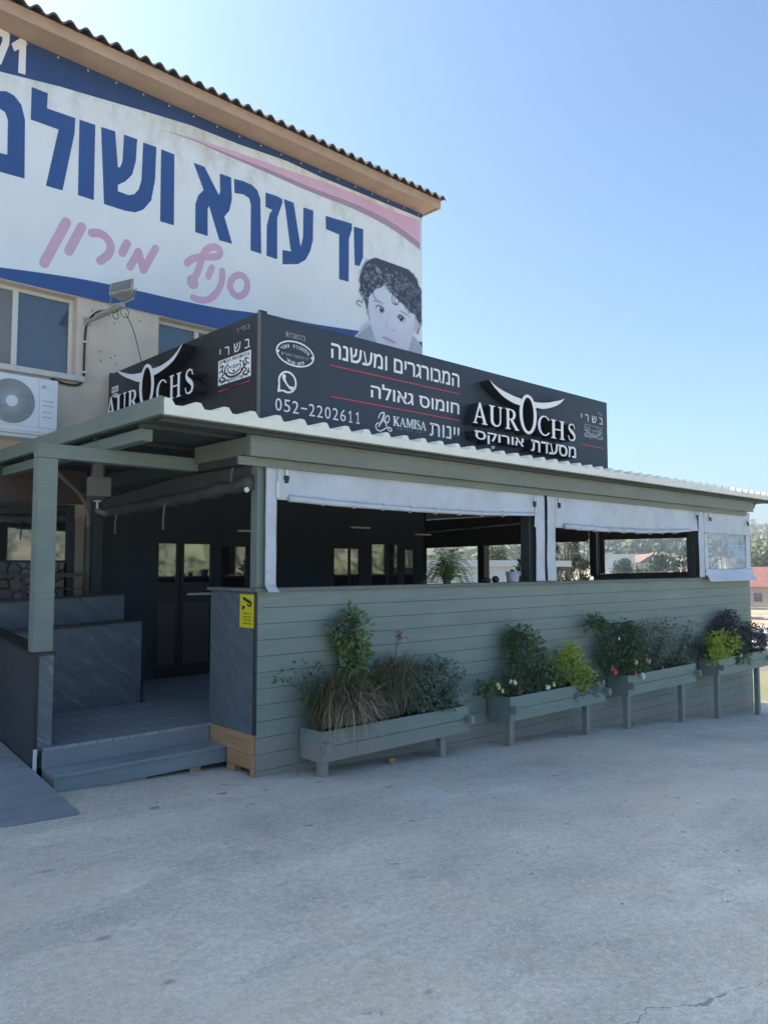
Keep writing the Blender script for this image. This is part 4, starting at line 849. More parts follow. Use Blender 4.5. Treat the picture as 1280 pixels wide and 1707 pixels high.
mb = MB(); text(mb, 'בשרי', S_, U(6.599), U(6.065), 3.800, 3.886, .001, .003, bold=-.004, space=1.7); mb.build('menu_lettering', M['white'], sg)
mb = MB(); text(mb, 'בס״ד', S_, U(6.30), U(6.07), 3.980, 4.022, .001, .003, bold=-.006, space=1.3); mb.build('small_lettering', M['dimwhite'], sg)
mb = MB(); shape(mb, [[(U(6.617),3.524),(U(6.045),3.524),(U(6.045),3.770),(U(6.617),3.770)]], S_, .001, .004); st = mb.build('certificate_plate', M['white'], sg)
mb = MB(); stamp_art(mb, S_, U(6.617), U(6.045), 3.524, 3.770, .0042); mb.build('certificate_art', M['ink'], st)
mb = MB(); shape(mb, [[(U(6.612),3.470),(U(6.057),3.474),(U(6.057),3.486),(U(6.612),3.458)]], S_, .001, .004); mb.build('red_rule', M['red'], sg)
mb = MB(); shape(mb, [[(U(9.08),3.855),(U(8.90),3.855),(U(8.90),3.925),(U(9.08),3.925)]], S_, .001, .004); shape(mb, [ellipse(U(8.99),3.735,.125,.108)], S_, .001, .0036); em = mb.build('certificate_plate', M['white'], sg)
mb = MB(); shape(mb, [ellipse(U(8.99),3.735,.108,.092), ellipse(U(8.99),3.735,.098,.083)], S_, .0042, .006); text(mb, 'בהשגחת', S_, U(9.06), U(8.92), 3.870, 3.908, .0042, .006); text(mb, 'מרום הגליל', S_, U(9.065), U(8.915), 3.72, 3.75, .0042, .006)
mb.build('certificate_art', M['dimwhite'], em)
# ------------------------------------------------------------------ steps, ramp and stone clad walls at the entrance
st_ = thing('entrance_step', (2.25, 6.05, 0), 'low slate blue plank step below the terrace entrance', 'step')
mb = MB(); mb.box(2.25, 6.045, .172, 3.80, 6.17, .200).box(2.25, 6.176, .172, 3.715, 6.299, .200); mb.build('tread', M['deck'], st_, bevel=.003)
MB().box(2.255, 6.062, .052, 3.795, 6.085, .171).box(2.25, 6.086, .03, 2.272, 6.299, .171).box(3.775, 6.086, .04, 3.795, 6.17, .171).build('riser', M['deck'], st_, bevel=.002)
for a_, b_ in ((2.62, 3.0), (3.4, 3.5)): MB().box(a_, 6.075, -.03, b_, 6.11, .051).build('timber_support', M['timber'], st_)
rp = thing('entrance_ramp', (1.6, 5.4, 0), 'slate blue plank ramp sloping down to the asphalt left of the step', 'ramp')
mb = MB()
def rz(y): return .078 + (y-5.42)*.118
for i in range(22):
    ya = 5.415 + i*.142; yb = ya + .137
    if yb > 8.4: break
    mb.hexa([(.95,ya,rz(ya)-.025),(2.192,ya,rz(ya)-.025),(2.192,yb,rz(yb)-.025),(.95,yb,rz(yb)-.025),(.95,ya,rz(ya)+.012),(2.192,ya,rz(ya)+.012),(2.192,yb,rz(yb)+.012),(.95,yb,rz(yb)+.012)])
mb.build('ramp_deck', M['deck'], rp)
MB().hexa([(.97,5.6,-.1),(2.17,5.6,-.1),(2.17,8.3,-.1),(.97,8.3,-.1),(.97,5.6,rz(5.6)-.03),(2.17,5.6,rz(5.6)-.03),(2.17,8.3,rz(8.3)-.03),(.97,8.3,rz(8.3)-.03)]).build('ramp_frame', M['paint_dark'], rp)
# balustrade along the ramp
M['ramp_clad'] = mat('dark_ramp_cladding', (.030,.036,.046), .5, (.042,.05,.06), 2)
lw = thing('ramp_wall', (2.27, 7.4, 0), 'dark low wall beside the ramp, its sloping cap ending at the entrance post', 'low wall')
zt = lambda y: 1.065 + (y-6.37)*.085
MB().hexa([(2.205,6.375,.10),(2.225,6.375,.10),(2.225,9.1,.10),(2.205,9.1,.10),(2.205,6.375,zt(6.375)-.001),(2.225,6.375,zt(6.375)-.001),(2.225,9.1,zt(9.1)-.001),(2.205,9.1,zt(9.1)-.001)]).build('outer_cladding', M['ramp_clad'], lw)
MB().hexa([(2.226,6.40,FL),(2.325,6.40,FL),(2.325,9.1,FL),(2.226,9.1,FL),(2.226,6.40,zt(6.40)-.001),(2.325,6.40,zt(6.40)-.001),(2.325,9.1,zt(9.1)-.001),(2.226,9.1,zt(9.1)-.001)]).build('inner_cladding', M['stone'], lw)
MB().box(2.228, 6.362, FL-.06, 2.338, 6.399, 1.062).build('stone_end', M['stone'], lw)
MB().box(2.200, 6.358, .125, 2.2265, 6.3745, 1.06).build('corner_trim', M['black'], lw)
MB().box(2.198, 6.350, .13, 2.2265, 6.3575, .345).build('white_corner_strip', M['plastic_white'], lw)
MB().hexa([(2.19,6.35,zt(6.35)),(2.35,6.35,zt(6.35)),(2.35,9.1,zt(9.1)),(2.19,9.1,zt(9.1)),(2.19,6.35,zt(6.35)+.02),(2.35,6.35,zt(6.35)+.02),(2.35,9.1,zt(9.1)+.02),(2.19,9.1,zt(9.1)+.02)]).build('cap', M['black'], lw)
l2 = thing('stone_low_wall', (3.0, 7.75, FL), 'slate panelled low wall facing the entrance steps, with a slightly rising black cap', 'low wall')
MB().hexa([(2.33,7.73,FL),(3.735,7.73,FL),(3.735,7.82,FL),(2.33,7.82,FL),(2.33,7.73,1.135),(3.735,7.73,1.195),(3.735,7.82,1.195),(2.33,7.82,1.135)]).build('stone_panel', M['stone'], l2)
MB().hexa([(2.33,7.70,1.136),(3.775,7.70,1.197),(3.775,7.84,1.197),(2.33,7.84,1.136),(2.33,7.70,1.160),(3.775,7.70,1.222),(3.775,7.84,1.222),(2.33,7.84,1.160)]).build('cap', M['black'], l2)
MB().box(3.736, 7.722, FL, 3.756, 7.825, 1.196).build('edge_trim', M['black'], l2)
l3 = thing('stone_low_wall', (3.0, 8.5, FL), 'higher slate panelled low wall standing behind the wall that faces the steps', 'low wall')
MB().hexa([(2.34,8.45,FL),(3.865,8.45,FL),(3.865,8.53,FL),(2.34,8.53,FL),(2.34,8.45,1.385),(3.865,8.45,1.445),(3.865,8.53,1.445),(2.34,8.53,1.385)]).build('stone_panel', M['stone'], l3)
MB().hexa([(2.33,8.42,1.386),(3.905,8.42,1.446),(3.905,8.55,1.446),(2.33,8.55,1.386),(2.33,8.42,1.410),(3.905,8.42,1.471),(3.905,8.55,1.471),(2.33,8.55,1.410)]).build('cap', M['black'], l3)
MB().box(3.866, 8.442, FL, 3.886, 8.535, 1.445).build('edge_trim', M['black'], l3)
# the old stone wall and railing behind, under the roof
def stonework():
    m = bpy.data.materials.new('pale_rubble_stone'); m.use_nodes = True; h = NT(m); b = h.t.nodes['Principled BSDF']; inp(b, Roughness=.9)
    tc = h.n('TexCoord'); n = inp(h.n('TexNoise'), Scale=3, Detail=3); h.l(tc.outputs['Object'], n.inputs['Vector'])
    ad = h.n('MixRGB', blend_type='ADD'); ad.inputs[0].default_value = .12; h.l(tc.outputs['Object'], ad.inputs[1]); h.l(n.outputs['Color'], ad.inputs[2])
    v = inp(h.n('TexVoronoi', feature='DISTANCE_TO_EDGE'), Scale=6.5); h.l(ad.outputs[0], v.inputs['Vector'])
    v2 = inp(h.n('TexVoronoi'), Scale=6.5); h.l(ad.outputs[0], v2.inputs['Vector'])
    cr = h.n('ValToRGB'); e = cr.color_ramp.elements; e[0].position = .02; e[0].color = (.03,.028,.026,1); e[1].position = .07; e[1].color = (.24,.22,.195,1); h.l(v.outputs['Distance'], cr.inputs[0])
    hs = h.n('MixRGB', blend_type='MULTIPLY'); hs.inputs[0].default_value = .6; h.l(cr.outputs[0], hs.inputs[1]); sc_ = h.n('SeparateColor'); h.l(v2.outputs['Color'], sc_.inputs[0]); h.l(sc_.outputs[0], hs.inputs[2])
    h.l(hs.outputs[0], b.inputs['Base Color']); bp = inp(h.n('Bump'), Strength=.8, Distance=.03); h.l(cr.outputs[0], bp.inputs['Height']); h.l(bp.outputs[0], b.inputs['Normal']); return m
M['rubble'] = stonework()
rw = MB(); random.seed(5)
rw.box(1.2, BY-.13, .2, 3.42, BY-.012, 1.80)
tag(rw.build('rubble_wall', M['rubble'], loc=(2.3, BY-.1, .2)), 'pale rubble stone wall in the shade behind the entrance post', 'wall')
dk = thing('dark_shop_window', (2.4, BY-.1, 1.8), 'dark window strip in the shade above the rubble stone wall', 'window')
MB().box(1.2, BY-.10, 1.83, 3.45, BY-.08, 2.42).build('pane', M['glass_mirror'], dk)
MB().box(1.2, BY-.13, 1.802, 3.45, BY-.06, 1.829).box(1.2, BY-.13, 2.421, 3.45, BY-.06, 2.47).box(3.451, BY-.14, 1.2, 3.52, BY-.06, 2.47).box(2.25, BY-.12, 1.83, 2.29, BY-.101, 2.42).build('frame', M['clad'], dk)
MB().box(3.53, BY-.16, FL, 3.60, BY-.05, 2.32).build('side_post', mat('faded_pink_post', (.28,.19,.18), .7, (.22,.20,.15), 3), dk)
rl = thing('railing', (2.4, 8.85, FL), 'thin brown railing in front of the rubble stone wall', 'railing')
mb = MB(); mb.box(1.2, 8.84, 1.64, 3.60, 8.89, 1.685).box(1.2, 8.855, 1.50, 3.60, 8.875, 1.515); mb.build('rail', M['post_br'], rl)
for x in (1.6, 2.02, 2.42, 2.90, 3.02, 3.58): MB().box(x, 8.85, FL, x+.03, 8.88, 1.639).build('baluster', M['post_br'], rl)

# ------------------------------------------------------------------ roll-up curtains along the front
def sheet(mb, u0, u1, top, bot, Y, nu=60, nv=14, wr=.006, seed=0, y_off=None):
    """hanging tarpaulin between height functions top(u), bot(u), with wrinkles"""
    vs = []
    for j in range(nv+1):
        for i in range(nu+1):
            u = u0 + (u1-u0)*i/nu; a, b = top(u), bot(u); t = j/nv; z = a + (b-a)*t
            y = Y + wr*mnoise.noise((u*2.1, z*3.0+seed, seed)) + wr*.6*mnoise.noise((u*6+z*4, z*2, seed+3)) + (y_off(u, t) if y_off else 0)
            vs.append((u, y, z))
    n = len(vs); fs = [(j*(nu+1)+i, (j+1)*(nu+1)+i, (j+1)*(nu+1)+i+1, j*(nu+1)+i+1) for j in range(nv) for i in range(nu)]
    vs2 = [(v[0], v[1]+.004, v[2]) for v in vs]; mb.add(vs, fs); mb.add(vs2, [tuple(reversed(f)) for f in fs])
    rim = []
    o = len(mb.v) - 2*n
    for i in range(nu): rim += [(o+i, o+i+1, o+n+i+1, o+n+i), (o+nv*(nu+1)+i+1, o+nv*(nu+1)+i, o+n+nv*(nu+1)+i, o+n+nv*(nu+1)+i+1)]
    for j in range(nv): rim += [(o+(j+1)*(nu+1), o+j*(nu+1), o+n+j*(nu+1), o+n+(j+1)*(nu+1)), (o+j*(nu+1)+nu, o+(j+1)*(nu+1)+nu, o+n+(j+1)*(nu+1)+nu, o+n+j*(nu+1)+nu)]
    mb.f += rim; return mb
YC = 5.562
def lerp(pts):
    def f(u):
        for (a, b), (c, d) in zip(pts, pts[1:]):
            if u <= c: return b + (d-b)*max(0, (u-a)/(c-a))
        return pts[-1][1]
    return f
def buckles(parent, spots, y):
    for u, z in spots:
        MB().box(u-.022, y-.016, z-.045, u+.022, y-.001, z-.005).box(u-.012, y-.020, z-.07, u+.012, y-.002, z-.046).build('buckle', M['black'], parent)
        MB().box(u-.011, y-.012, z-.003, u+.011, y-.001, z+.05).build('buckle_strap', M['plastic_white'], parent)
def eyelets(parent, spots, y):
    mb = MB()
    for u, z in spots: mb.disc_ring((u, y, z), (1,0,0), (0,0,1), .008, .017, 14)
    mb.build('eyelet', M['plastic_white'], parent)['kind'] = 'stuff'
c1 = thing('roll_up_curtain', (5.8, YC, 2.66), 'long pale grey tarpaulin curtain rolled half up, nearest the entrance', 'curtain', 'tarpaulin curtains along the terrace front')
top1 = lerp([(3.79,2.668),(7.80,2.668)]); bot1 = lerp([(3.9,2.345),(4.6,2.325),(5.6,2.318),(6.6,2.325),(7.72,2.362)])
mb = sheet(MB(), 3.905, 7.64, top1, bot1, YC, 90, 16, .014, 1); mb.build('valance', M['tarp'], c1, smooth=True)
mb = MB(); mb.tube([(u, YC-.018, bot1(u)+.016) for u in [4.02 + i*.18 for i in range(21)]], [.030 - .012*(i/20) for i in range(21)], 10); mb.build('rolled_hem', M['tarp'], c1, smooth=True)
for i in range(8): u = 4.40 + i*.37; MB().tube([(u, YC-.018+.033*cos(t), bot1(u)+.016+.033*sin(t)) for t in [k*pi/6 for k in range(13)]], .005, 5).build('hem_tie', M['plastic_white'], c1)
mb = sheet(MB(), 3.790, 3.902, lambda u: 2.668, lambda u: 1.600, YC-.002, 4, 40, .006, 7); sheet(mb, 3.790, 3.902, lambda u: 1.600, lambda u: 1.545, YC-.002, 4, 6, .001, 7, lambda u, t: -.06*t); mb.build('side_strip', M['tarp'], c1, smooth=True)
mb = sheet(MB(), 7.645, 7.812, lambda u: 2.668, lambda u: 1.585, YC-.003, 6, 40, .008, 9); mb.build('side_strip', M['tarp'], c1, smooth=True)
eyelets(c1, [(3.81, 2.57), (3.812, 2.25), (3.81, 1.98), (3.81, 1.68), (7.78, 2.12)], YC-.014)
buckles(c1, [(3.995, 2.56), (7.60, 2.535)], YC-.008)
mb = MB(); mb.box(3.893, YC-.012, 2.36, 3.918, YC-.006, 2.50); mb.hexa([(7.57,YC-.035,2.225),(7.595,YC-.035,2.225),(7.595,YC-.03,2.225),(7.57,YC-.03,2.225),(7.61,YC-.02,2.46),(7.635,YC-.02,2.46),(7.635,YC-.015,2.46),(7.61,YC-.015,2.46)]); mb.build('loose_strap', M['plastic_white'], c1)
c2 = thing('roll_up_curtain', (9.9, YC, 2.66), 'pale grey tarpaulin curtain rolled half up, in the middle of the terrace front', 'curtain', 'tarpaulin curtains along the terrace front')
top2 = lerp([(7.83,2.672),(12.05,2.672)]); bot2 = lerp([(8.0,2.235),(9.0,2.222),(10.2,2.225),(11.2,2.262),(11.9,2.315)])
sheet(MB(), 8.035, 11.86, top2, bot2, YC, 90, 18, .020, 21).build('valance', M['tarp'], c2, smooth=True)
mb = MB(); us = [8.20 + i*.15 for i in range(23)]; mb.tube([(u, YC-.03, bot2(u)+.02+.004*sin(i*1.9)) for i, u in enumerate(us)], [.034 - .014*(i/22) for i in range(23)], 10); mb.build('rolled_hem', M['tarp'], c2, smooth=True)
for i in range(8): u = 8.5 + i*.36; MB().tube([(u, YC-.03+.038*cos(t), bot2(u)+.02+.038*sin(t)) for t in [k*pi/6 for k in range(13)]], .005, 5).build('hem_tie', M['plastic_white'], c2)
sheet(MB(), 7.862, 8.032, lambda u: 2.672, lambda u: 1.585, YC-.004, 6, 40, .010, 25).build('side_strip', M['tarp'], c2, smooth=True)
sheet(MB(), 11.865, 12.045, lambda u: 2.672, lambda u: 1.585, YC-.003, 6, 40, .008, 27).build('side_strip', M['tarp'], c2, smooth=True)
buckles(c2, [(8.10, 2.545), (11.80, 2.555)], YC-.012); eyelets(c2, [(7.90, 2.10)], YC-.016)
MB().box(7.790, YC+.012, 1.585, 7.88, YC+.022, 2.70).build('dark_gap_strip', M['black'], c2)
c3 = thing('clear_window_curtain', (12.9, YC, 2.62), 'pale grey tarpaulin curtain with a creased clear plastic window at the far right end', 'curtain', 'tarpaulin curtains along the terrace front')
w0, w1, wz0, wz1 = 12.20, 13.62, 1.715, 2.285
t3 = lambda u: 2.672
sheet(MB(), 12.065, 13.80, t3, lambda u: wz1, YC, 40, 10, .016, 31).build('upper_sheet', M['tarp'], c3, smooth=True)
sheet(MB(), 12.065, w0, lambda u: wz1, lambda u: wz0, YC, 4, 12, .006, 33).build('side_margin', M['tarp'], c3, smooth=True); mb = sheet(MB(), w1, 13.80, lambda u: wz1, lambda u: wz0, YC, 4, 12, .006, 35); mb.build('side_margin', M['tarp'], c3, smooth=True)
sheet(MB(), 12.065, 13.84, lambda u: wz0, lambda u: 1.515, YC, 40, 10, .008, 37, lambda u, t: -.085*t**1.3).build('lower_flap', M['tarp'], c3, smooth=True)
def clear_plastic(name, haze0=.12, haze1=.75, sc=1.0):
    m = bpy.data.materials.new(name); m.use_nodes = True; h = NT(m); b = h.t.nodes['Principled BSDF']; inp(b, Roughness=.15); b.inputs['Base Color'].default_value = (.48,.54,.64,1)
    tr = h.n('BsdfTransparent'); tr.inputs[0].default_value = (.92,.95,.97,1); mx = h.n('MixShader'); tc = h.n('TexCoord'); mp = h.n('Mapping'); mp.inputs['Rotation'].default_value = (0, .5, 0); mp.inputs['Scale'].default_value = (2.4*sc, 1, .7*sc); h.l(tc.outputs['Object'], mp.inputs[0])
    n = inp(h.n('TexNoise'), Scale=2.2, Detail=5, Roughness=.55, Distortion=1.6); h.l(mp.outputs[0], n.inputs['Vector'])
    cr = h.n('ValToRGB'); e = cr.color_ramp.elements; e[0].position = .40; e[0].color = (haze0,)*3 + (1,); e[1].position = .64; e[1].color = (haze1,)*3 + (1,); h.l(n.outputs[0], cr.inputs[0])
    h.l(cr.outputs[0], mx.inputs[0]); h.l(tr.outputs[0], mx.inputs[1]); h.l(b.outputs[0], mx.inputs[2]); h.l(mx.outputs[0], h.t.nodes['Material Output'].inputs[0])
    return m
M['clear'] = clear_plastic('clear_plastic'); M['clear_creased'] = clear_plastic('creased_clear_plastic', .45, .92, 1.6)
sheet(MB(), w0, 12.86, lambda u: wz1, lambda u: wz0, YC+.002, 24, 20, .012, 41).build('clear_pane', M['clear'], c3, smooth=True)
sheet(MB(), 12.861, w1, lambda u: wz1, lambda u: wz0, YC+.002, 34, 24, .045, 43).build('clear_pane', M['clear_creased'], c3, smooth=True)
for z in (1.90, 2.10): MB().box(12.86, YC-.03, z-.004, 13.62, YC-.026, z+.004).build('seam_tape', M['plastic_white'], c3)
buckles(c3, [(12.24, 2.54), (13.68, 2.52)], YC-.016)
# inner blinds at the far end of the terrace
XE = 13.64
def yz(y, z, d=0): return (XE - d, y, z)
b1 = thing('end_blind', (XE, 7.5, 2.2), 'brown blind framing a clear view at the right end of the terrace', 'blind')
mb = MB(); mb.box(XE, 6.56, 2.27, XE+.012, 8.44, 2.84).box(XE, 8.30, 1.60, XE+.012, 8.44, 2.269).box(XE, 6.56, 1.579, XE+.012, 8.44, 1.599).box(XE+.001, 6.56, 1.60, XE+.011, 6.62, 2.269); mb.build('blind_frame', M['tarp_brown'], b1)
MB().hexa([(XE-.01,6.49,1.60),(XE+.0,6.49,1.60),(XE+.0,8.29,1.60),(XE-.01,8.29,1.60),(XE-.01,6.49,1.655),(XE+.0,6.49,1.655),(XE+.0,8.29,1.605),(XE-.01,8.29,1.605)]).build('lower_band', M['tarp_brown'], b1)
M['clear_view'] = clear_plastic('thin_clear_film', .03, .10)
MB().box(XE+.004, 6.63, 1.66, XE+.006, 8.29, 2.268).build('clear_film', M['clear_view'], b1)
mb = MB(); mb.tube([(XE-.02, 8.42, 2.5), (XE-.015, 8.40, 1.62)], .008, 6); mb.build('pull_cord', M['plastic_white'], b1)
b2 = thing('end_blind', (XE, 11, 2.6), 'brown blind rolled up to a pale tube beside the white outbuilding', 'blind')
MB().hexa([(XE,8.66,2.28),(XE+.012,8.66,2.28),(XE+.012,13.4,2.20),(XE,13.4,2.20),(XE,8.66,2.86),(XE+.012,8.66,2.86),(XE+.012,13.4,2.86),(XE,13.4,2.86)]).build('blind_sheet', M['tarp_brown'], b2)
mb = MB(); mb.tube([(XE-.04, 8.70, 2.735), (XE-.04, 10.5, 2.665), (XE-.04, 13.4, 2.555)], .022, 8); mb.build('pale_tube', M['alu'], b2)
mb = MB(); mb.tube([(XE-.01, 8.70, 2.265), (XE-.01, 13.4, 2.19)], .014, 8); mb.build('bottom_bar', M['post_br'], b2)
# tarpaulin rolled up along the left opening
tr = thing('rolled_tarpaulin', (3.72, 7.2, 2.45), 'dark grey tarpaulin rolled up loosely along the entrance side of the terrace', 'tarpaulin')
P = []; R_ = []
random.seed(8)
for i in range(26):
    t = i/25; y = 5.66 + t*3.10; P.append((3.705+.01*sin(i*1.3), y, 2.485 - .12*t - .018*sin(pi*t) + .008*sin(i*2.1))); R_.append(.060 + .008*sin(i*1.7) + .005*cos(i*2.9))
mb = MB(); mb.tube(P, R_, 12); mb.build('roll', M['tarp_dark'], tr, smooth=True)
mb = MB()
vs = []
for j in range(7):
    for i in range(26):
        t = i/25; y = 5.66 + t*3.1; vs.append((3.735+.012*sin(i*1.9+j), y, 2.485-.12*t + .05 + j*.03*(1-.35*t)))
mb.add(vs, [(j*26+i, j*26+i+1, (j+1)*26+i+1, (j+1)*26+i) for j in range(6) for i in range(25)]); mb.build('hanging_edge', M['tarp_dark'], tr, smooth=True)
for y, z, L in ((8.15, 2.31, .20), (7.05, 2.36, .24), (5.82, 2.60, .11)):
    mb = MB(); mb.tube([(3.62, y, z+.02), (3.61, y+.01, z-L*.5), (3.605, y-.005, z-L)], .010, 6); mb.build('strap', M['metal_grey'], tr)

# ------------------------------------------------------------------ small fittings
ws = thing('warning_sign', (3.71, 5.715, 1.38), 'yellow camera warning sign on the slate panel by the entrance', 'sign')
WM = side(3.716, 5.822)           # u = 5.822 - y
W_, H0, H1 = .215, 1.240, 1.524
mb = MB(); shape(mb, [[(0,H0),(W_,H0),(W_,H1),(0,H1)]], WM, 0, .006); mb.build('plate', M['yellow'], ws)
wq = lambda a, b: (a*W_, H0 + b*(H1-H0))
mb = MB(); shape(mb, [[wq(.20,.905),wq(.30,.92),wq(.80,.80),wq(.86,.745),wq(.84,.70),wq(.66,.735),wq(.24,.84)]], WM, .0065, .008)
shape(mb, stroke([wq(.80,.74),wq(.82,.70),wq(.70,.655),wq(.56,.70)], .018), WM, .0065, .0076); shape(mb, [[wq(.18,.665),wq(.44,.625),wq(.30,.58),wq(.26,.52),wq(.18,.53)]], WM, .0065, .0078); mb.build('camera_pictogram', M['ink'], ws)
mb = MB()
for v, s_ in ((.395,'המקום'), (.30,'מצולם'), (.205,'ומוקלט'), (.11,'24 שעות')):
    text(mb, s_, WM, *[wq(.24,0)[0], wq(.80,0)[0], wq(0,v)[1], wq(0,v+.055)[1]], .0065, .0075, bold=.01)
mb.build('warning_text', M['ink'], ws)
jb = thing('junction_box', (2.95, 7.0, 2.5), 'grey electrical box hanging in the shade right of the entrance post', 'electrical box')
MB().box(2.86, 6.98, 2.405, 3.045, 7.10, 2.585).build('box_body', M['metal_grey'], jb, bevel=.006)
MB().box(2.90, 7.0, 2.5855, 2.97, 7.06, 2.854).build('hanger', M['metal_grey'], jb)
mb = MB(); mb.tube(catmull([(2.62,7.3,2.66),(2.78,7.35,2.55),(2.95,7.42,2.42),(3.03,7.48,2.27),(3.06,7.52,2.15)], 6), .018, 8)
tag(mb.build('flexible_conduit', M['metal_grey'], loc=(2.62,7.3,2.66), smooth=True), 'grey flexible conduit curving down beside the electrical box', 'conduit')
cm = thing('security_camera', (3.10, 7.4, 2.24), 'small security camera below the grey electrical box', 'camera')
mb = MB(); mb.tube([(3.10,7.42,2.30),(3.14,7.32,2.27)], .026, 10); mb.build('body', M['metal_grey'], cm)
mb = MB(); mb.tube([(3.10,7.42,2.30),(3.10,7.42,2.39)], .01, 6).box(3.07,7.39,2.39,3.13,7.45,2.40); mb.build('mount', M['alu'], cm)
MB().box(3.06, 7.35, 2.4005, 3.14, 7.50, 2.854).build('drop_arm', M['soffit'], cm)
mb = MB(); mb.tube([(3.70,5.72,2.42),(3.66,5.66,2.42)], .022, 10); o = mb.build('spot_lamp', M['alu'], loc=(3.70,5.72,2.42)); tag(o, 'small round white lamp on the corner post under the lintel', 'lamp')
bk = thing('bucket', (7.31, 5.66, 1.578), 'pale plastic bucket on the cap rail left of the curtain strip', 'bucket')
mb = MB(); n = 24; rows = [(.066,1.579),(.084,1.70),(.078,1.70),(.060,1.585)]
for r, z in rows: mb.v += [(7.31+r*cos(2*pi*k/n), 5.66+r*sin(2*pi*k/n), z) for k in range(n)]
mb.t = [.5]*len(mb.v)
for j in range(3):
    for k in range(n): mb.f.append((j*n+k, j*n+(k+1) % n, (j+1)*n+(k+1) % n, (j+1)*n+k))
mb.f.append(tuple(range(3*n, 4*n))); mb.build('pail', mat('translucent_grey_plastic', (.36,.39,.43), .5), bk, smooth=True)
# ------------------------------------------------------------------ planters
def make_planter(x, label):
    gz = lot(x + .9) ; t = thing('planter_box', (x, 5.42, gz), label, 'planter', 'planters along the terrace wall'); L = 1.88; ya, yb = 5.27, 5.575
    mb = MB()
    for z0, z1 in ((.10,.227),(.231,.36)): mb.box(x, ya, z0, x+L, ya+.022, z1)
    mb.build('front_board', M['paint'], t, bevel=.003)
    for xx in (x, x+L-.022): MB().box(xx, ya+.023, .10, xx+.022, yb-.023, .36).build('end_board', M['paint'], t, bevel=.003)
    MB().box(x, yb-.022, .10, x+L, yb, .36).build('back_board', M['paint'], t)
    MB().box(x+.023, ya+.023, .11, x+L-.023, yb-.023, .315).build('soil', M['soil'], t)
    for xx in (x-.004, x+L-.048): MB().box(xx, ya-.082, .192, xx+.052, ya-.001, .272).build('corner_block', M['paint'], t, bevel=.003)
    for xx in (x+.0, x+L-.40):
        MB().box(xx+.02, ya+.025, lot(xx)-.06, xx+.095, ya+.095, .099).build('leg', M['paint'], t, bevel=.003)
    return t
PX = (4.18, 6.74, 9.16, 11.78)
make_planter(PX[0], 'green grey planter box overhung by brown grasses, nearest the entrance corner')
make_planter(PX[1], 'green grey planter box with yellow pansies at its near end')
make_planter(PX[2], 'green grey planter box of rose bushes with pink and white blooms')
make_planter(PX[3], 'green grey planter box with purple leaved shrubs at the far right end of the wall')
# ------------------------------------------------------------------ plants
rng = random.Random(21)
L_ = {}
L_['deep'] = leafmat('deep_green_leaves', (.035,.072,.028), (.135,.225,.09), .3)
L_['mid'] = leafmat('mid_green_leaves', (.07,.13,.035), (.25,.36,.11), .3)
L_['blue'] = leafmat('bluish_green_leaves', (.07,.11,.085), (.24,.32,.23), .3)
L_['lime'] = leafmat('lime_green_leaves', (.24,.33,.03), (.60,.68,.11), .4)
L_['purple'] = leafmat('purple_leaves', (.042,.042,.046), (.15,.14,.145))
L_['dry'] = leafmat('dry_grass_blades', (.15,.115,.075), (.52,.42,.28), .2)
L_['grass'] = leafmat('brown_green_grass_blades', (.065,.065,.033), (.21,.20,.10), .2)
L_['fern'] = leafmat('fern_green_leaflets', (.07,.14,.03), (.24,.36,.10), .3)
M['stem'] = mat('brown_green_stem', (.06,.055,.03), .8)
def leaf(mb, p, d, up, ln, wd, tone):
    d = Vector(d).normalized(); s = d.cross(Vector(up)); s = s.normalized() if s.length > 1e-4 else Vector((1,0,0)); nrm = s.cross(d)
    p = Vector(p); m_ = p + d*ln*.5 - nrm*ln*.03
    mb.add([p, m_ - s*wd*.5 + nrm*wd*.16, p + d*ln - nrm*ln*.14, m_ + s*wd*.5 + nrm*wd*.16, m_], [(0,4,1),(1,4,2),(0,3,4),(3,2,4)], tone)
def rv(r=1.0): 
    while True:
        v = Vector((rng.uniform(-1,1), rng.uniform(-1,1), rng.uniform(-1,1)))
        if .01 < v.length < 1: return v*r
def bush(name, base, env, n_cl, per, ls, m, label, cat='plant', spread=.07, droop=.2, blooms=None, group=None, wob=1.0):
    """env(i) gives a cluster centre; twigs run from the base to each centre, leaves sit round the twig ends"""
    t = thing(name, base, label, cat, group); st = MB(); lf = MB(); B = Vector(base); per = int(per*1.5)
    for i in range(n_cl):
        c = Vector(env(i)); b = B + Vector((rng.uniform(-.05,.05), rng.uniform(-.04,.04), 0)); mid = b.lerp(c, .55) + rv(.06*wob); mid.z += .04
        if i % 2 == 0 or n_cl < 24: st.tube([b, mid, c], [.007,.005,.0025], 5)
        ct = rng.uniform(0, 1)
        for k in range(per):
            o = rv(spread); p = c + o
            if p.y > 5.585 and base[1] < 5.6: p.y = 5.585 - rng.uniform(0, .03)
            d = o.normalized()*.8 + Vector((rng.uniform(-.5,.5), rng.uniform(-.6,.3), rng.uniform(-.2,.6) - droop))
            up = Vector((rng.uniform(-.5,.5), rng.uniform(-.9,.1), 1))
            s = ls*rng.uniform(.6, 1.25); leaf(lf, p, d, up, s, s*rng.uniform(.42,.62), min(1, max(0, .15 + .5*rng.random() + .35*ct)))
    st.build('stem', M['stem'], t); lf.build('foliage', m, t)
    for (c, p, r) in (blooms or []): bloom(t, c, p, r)
    return t
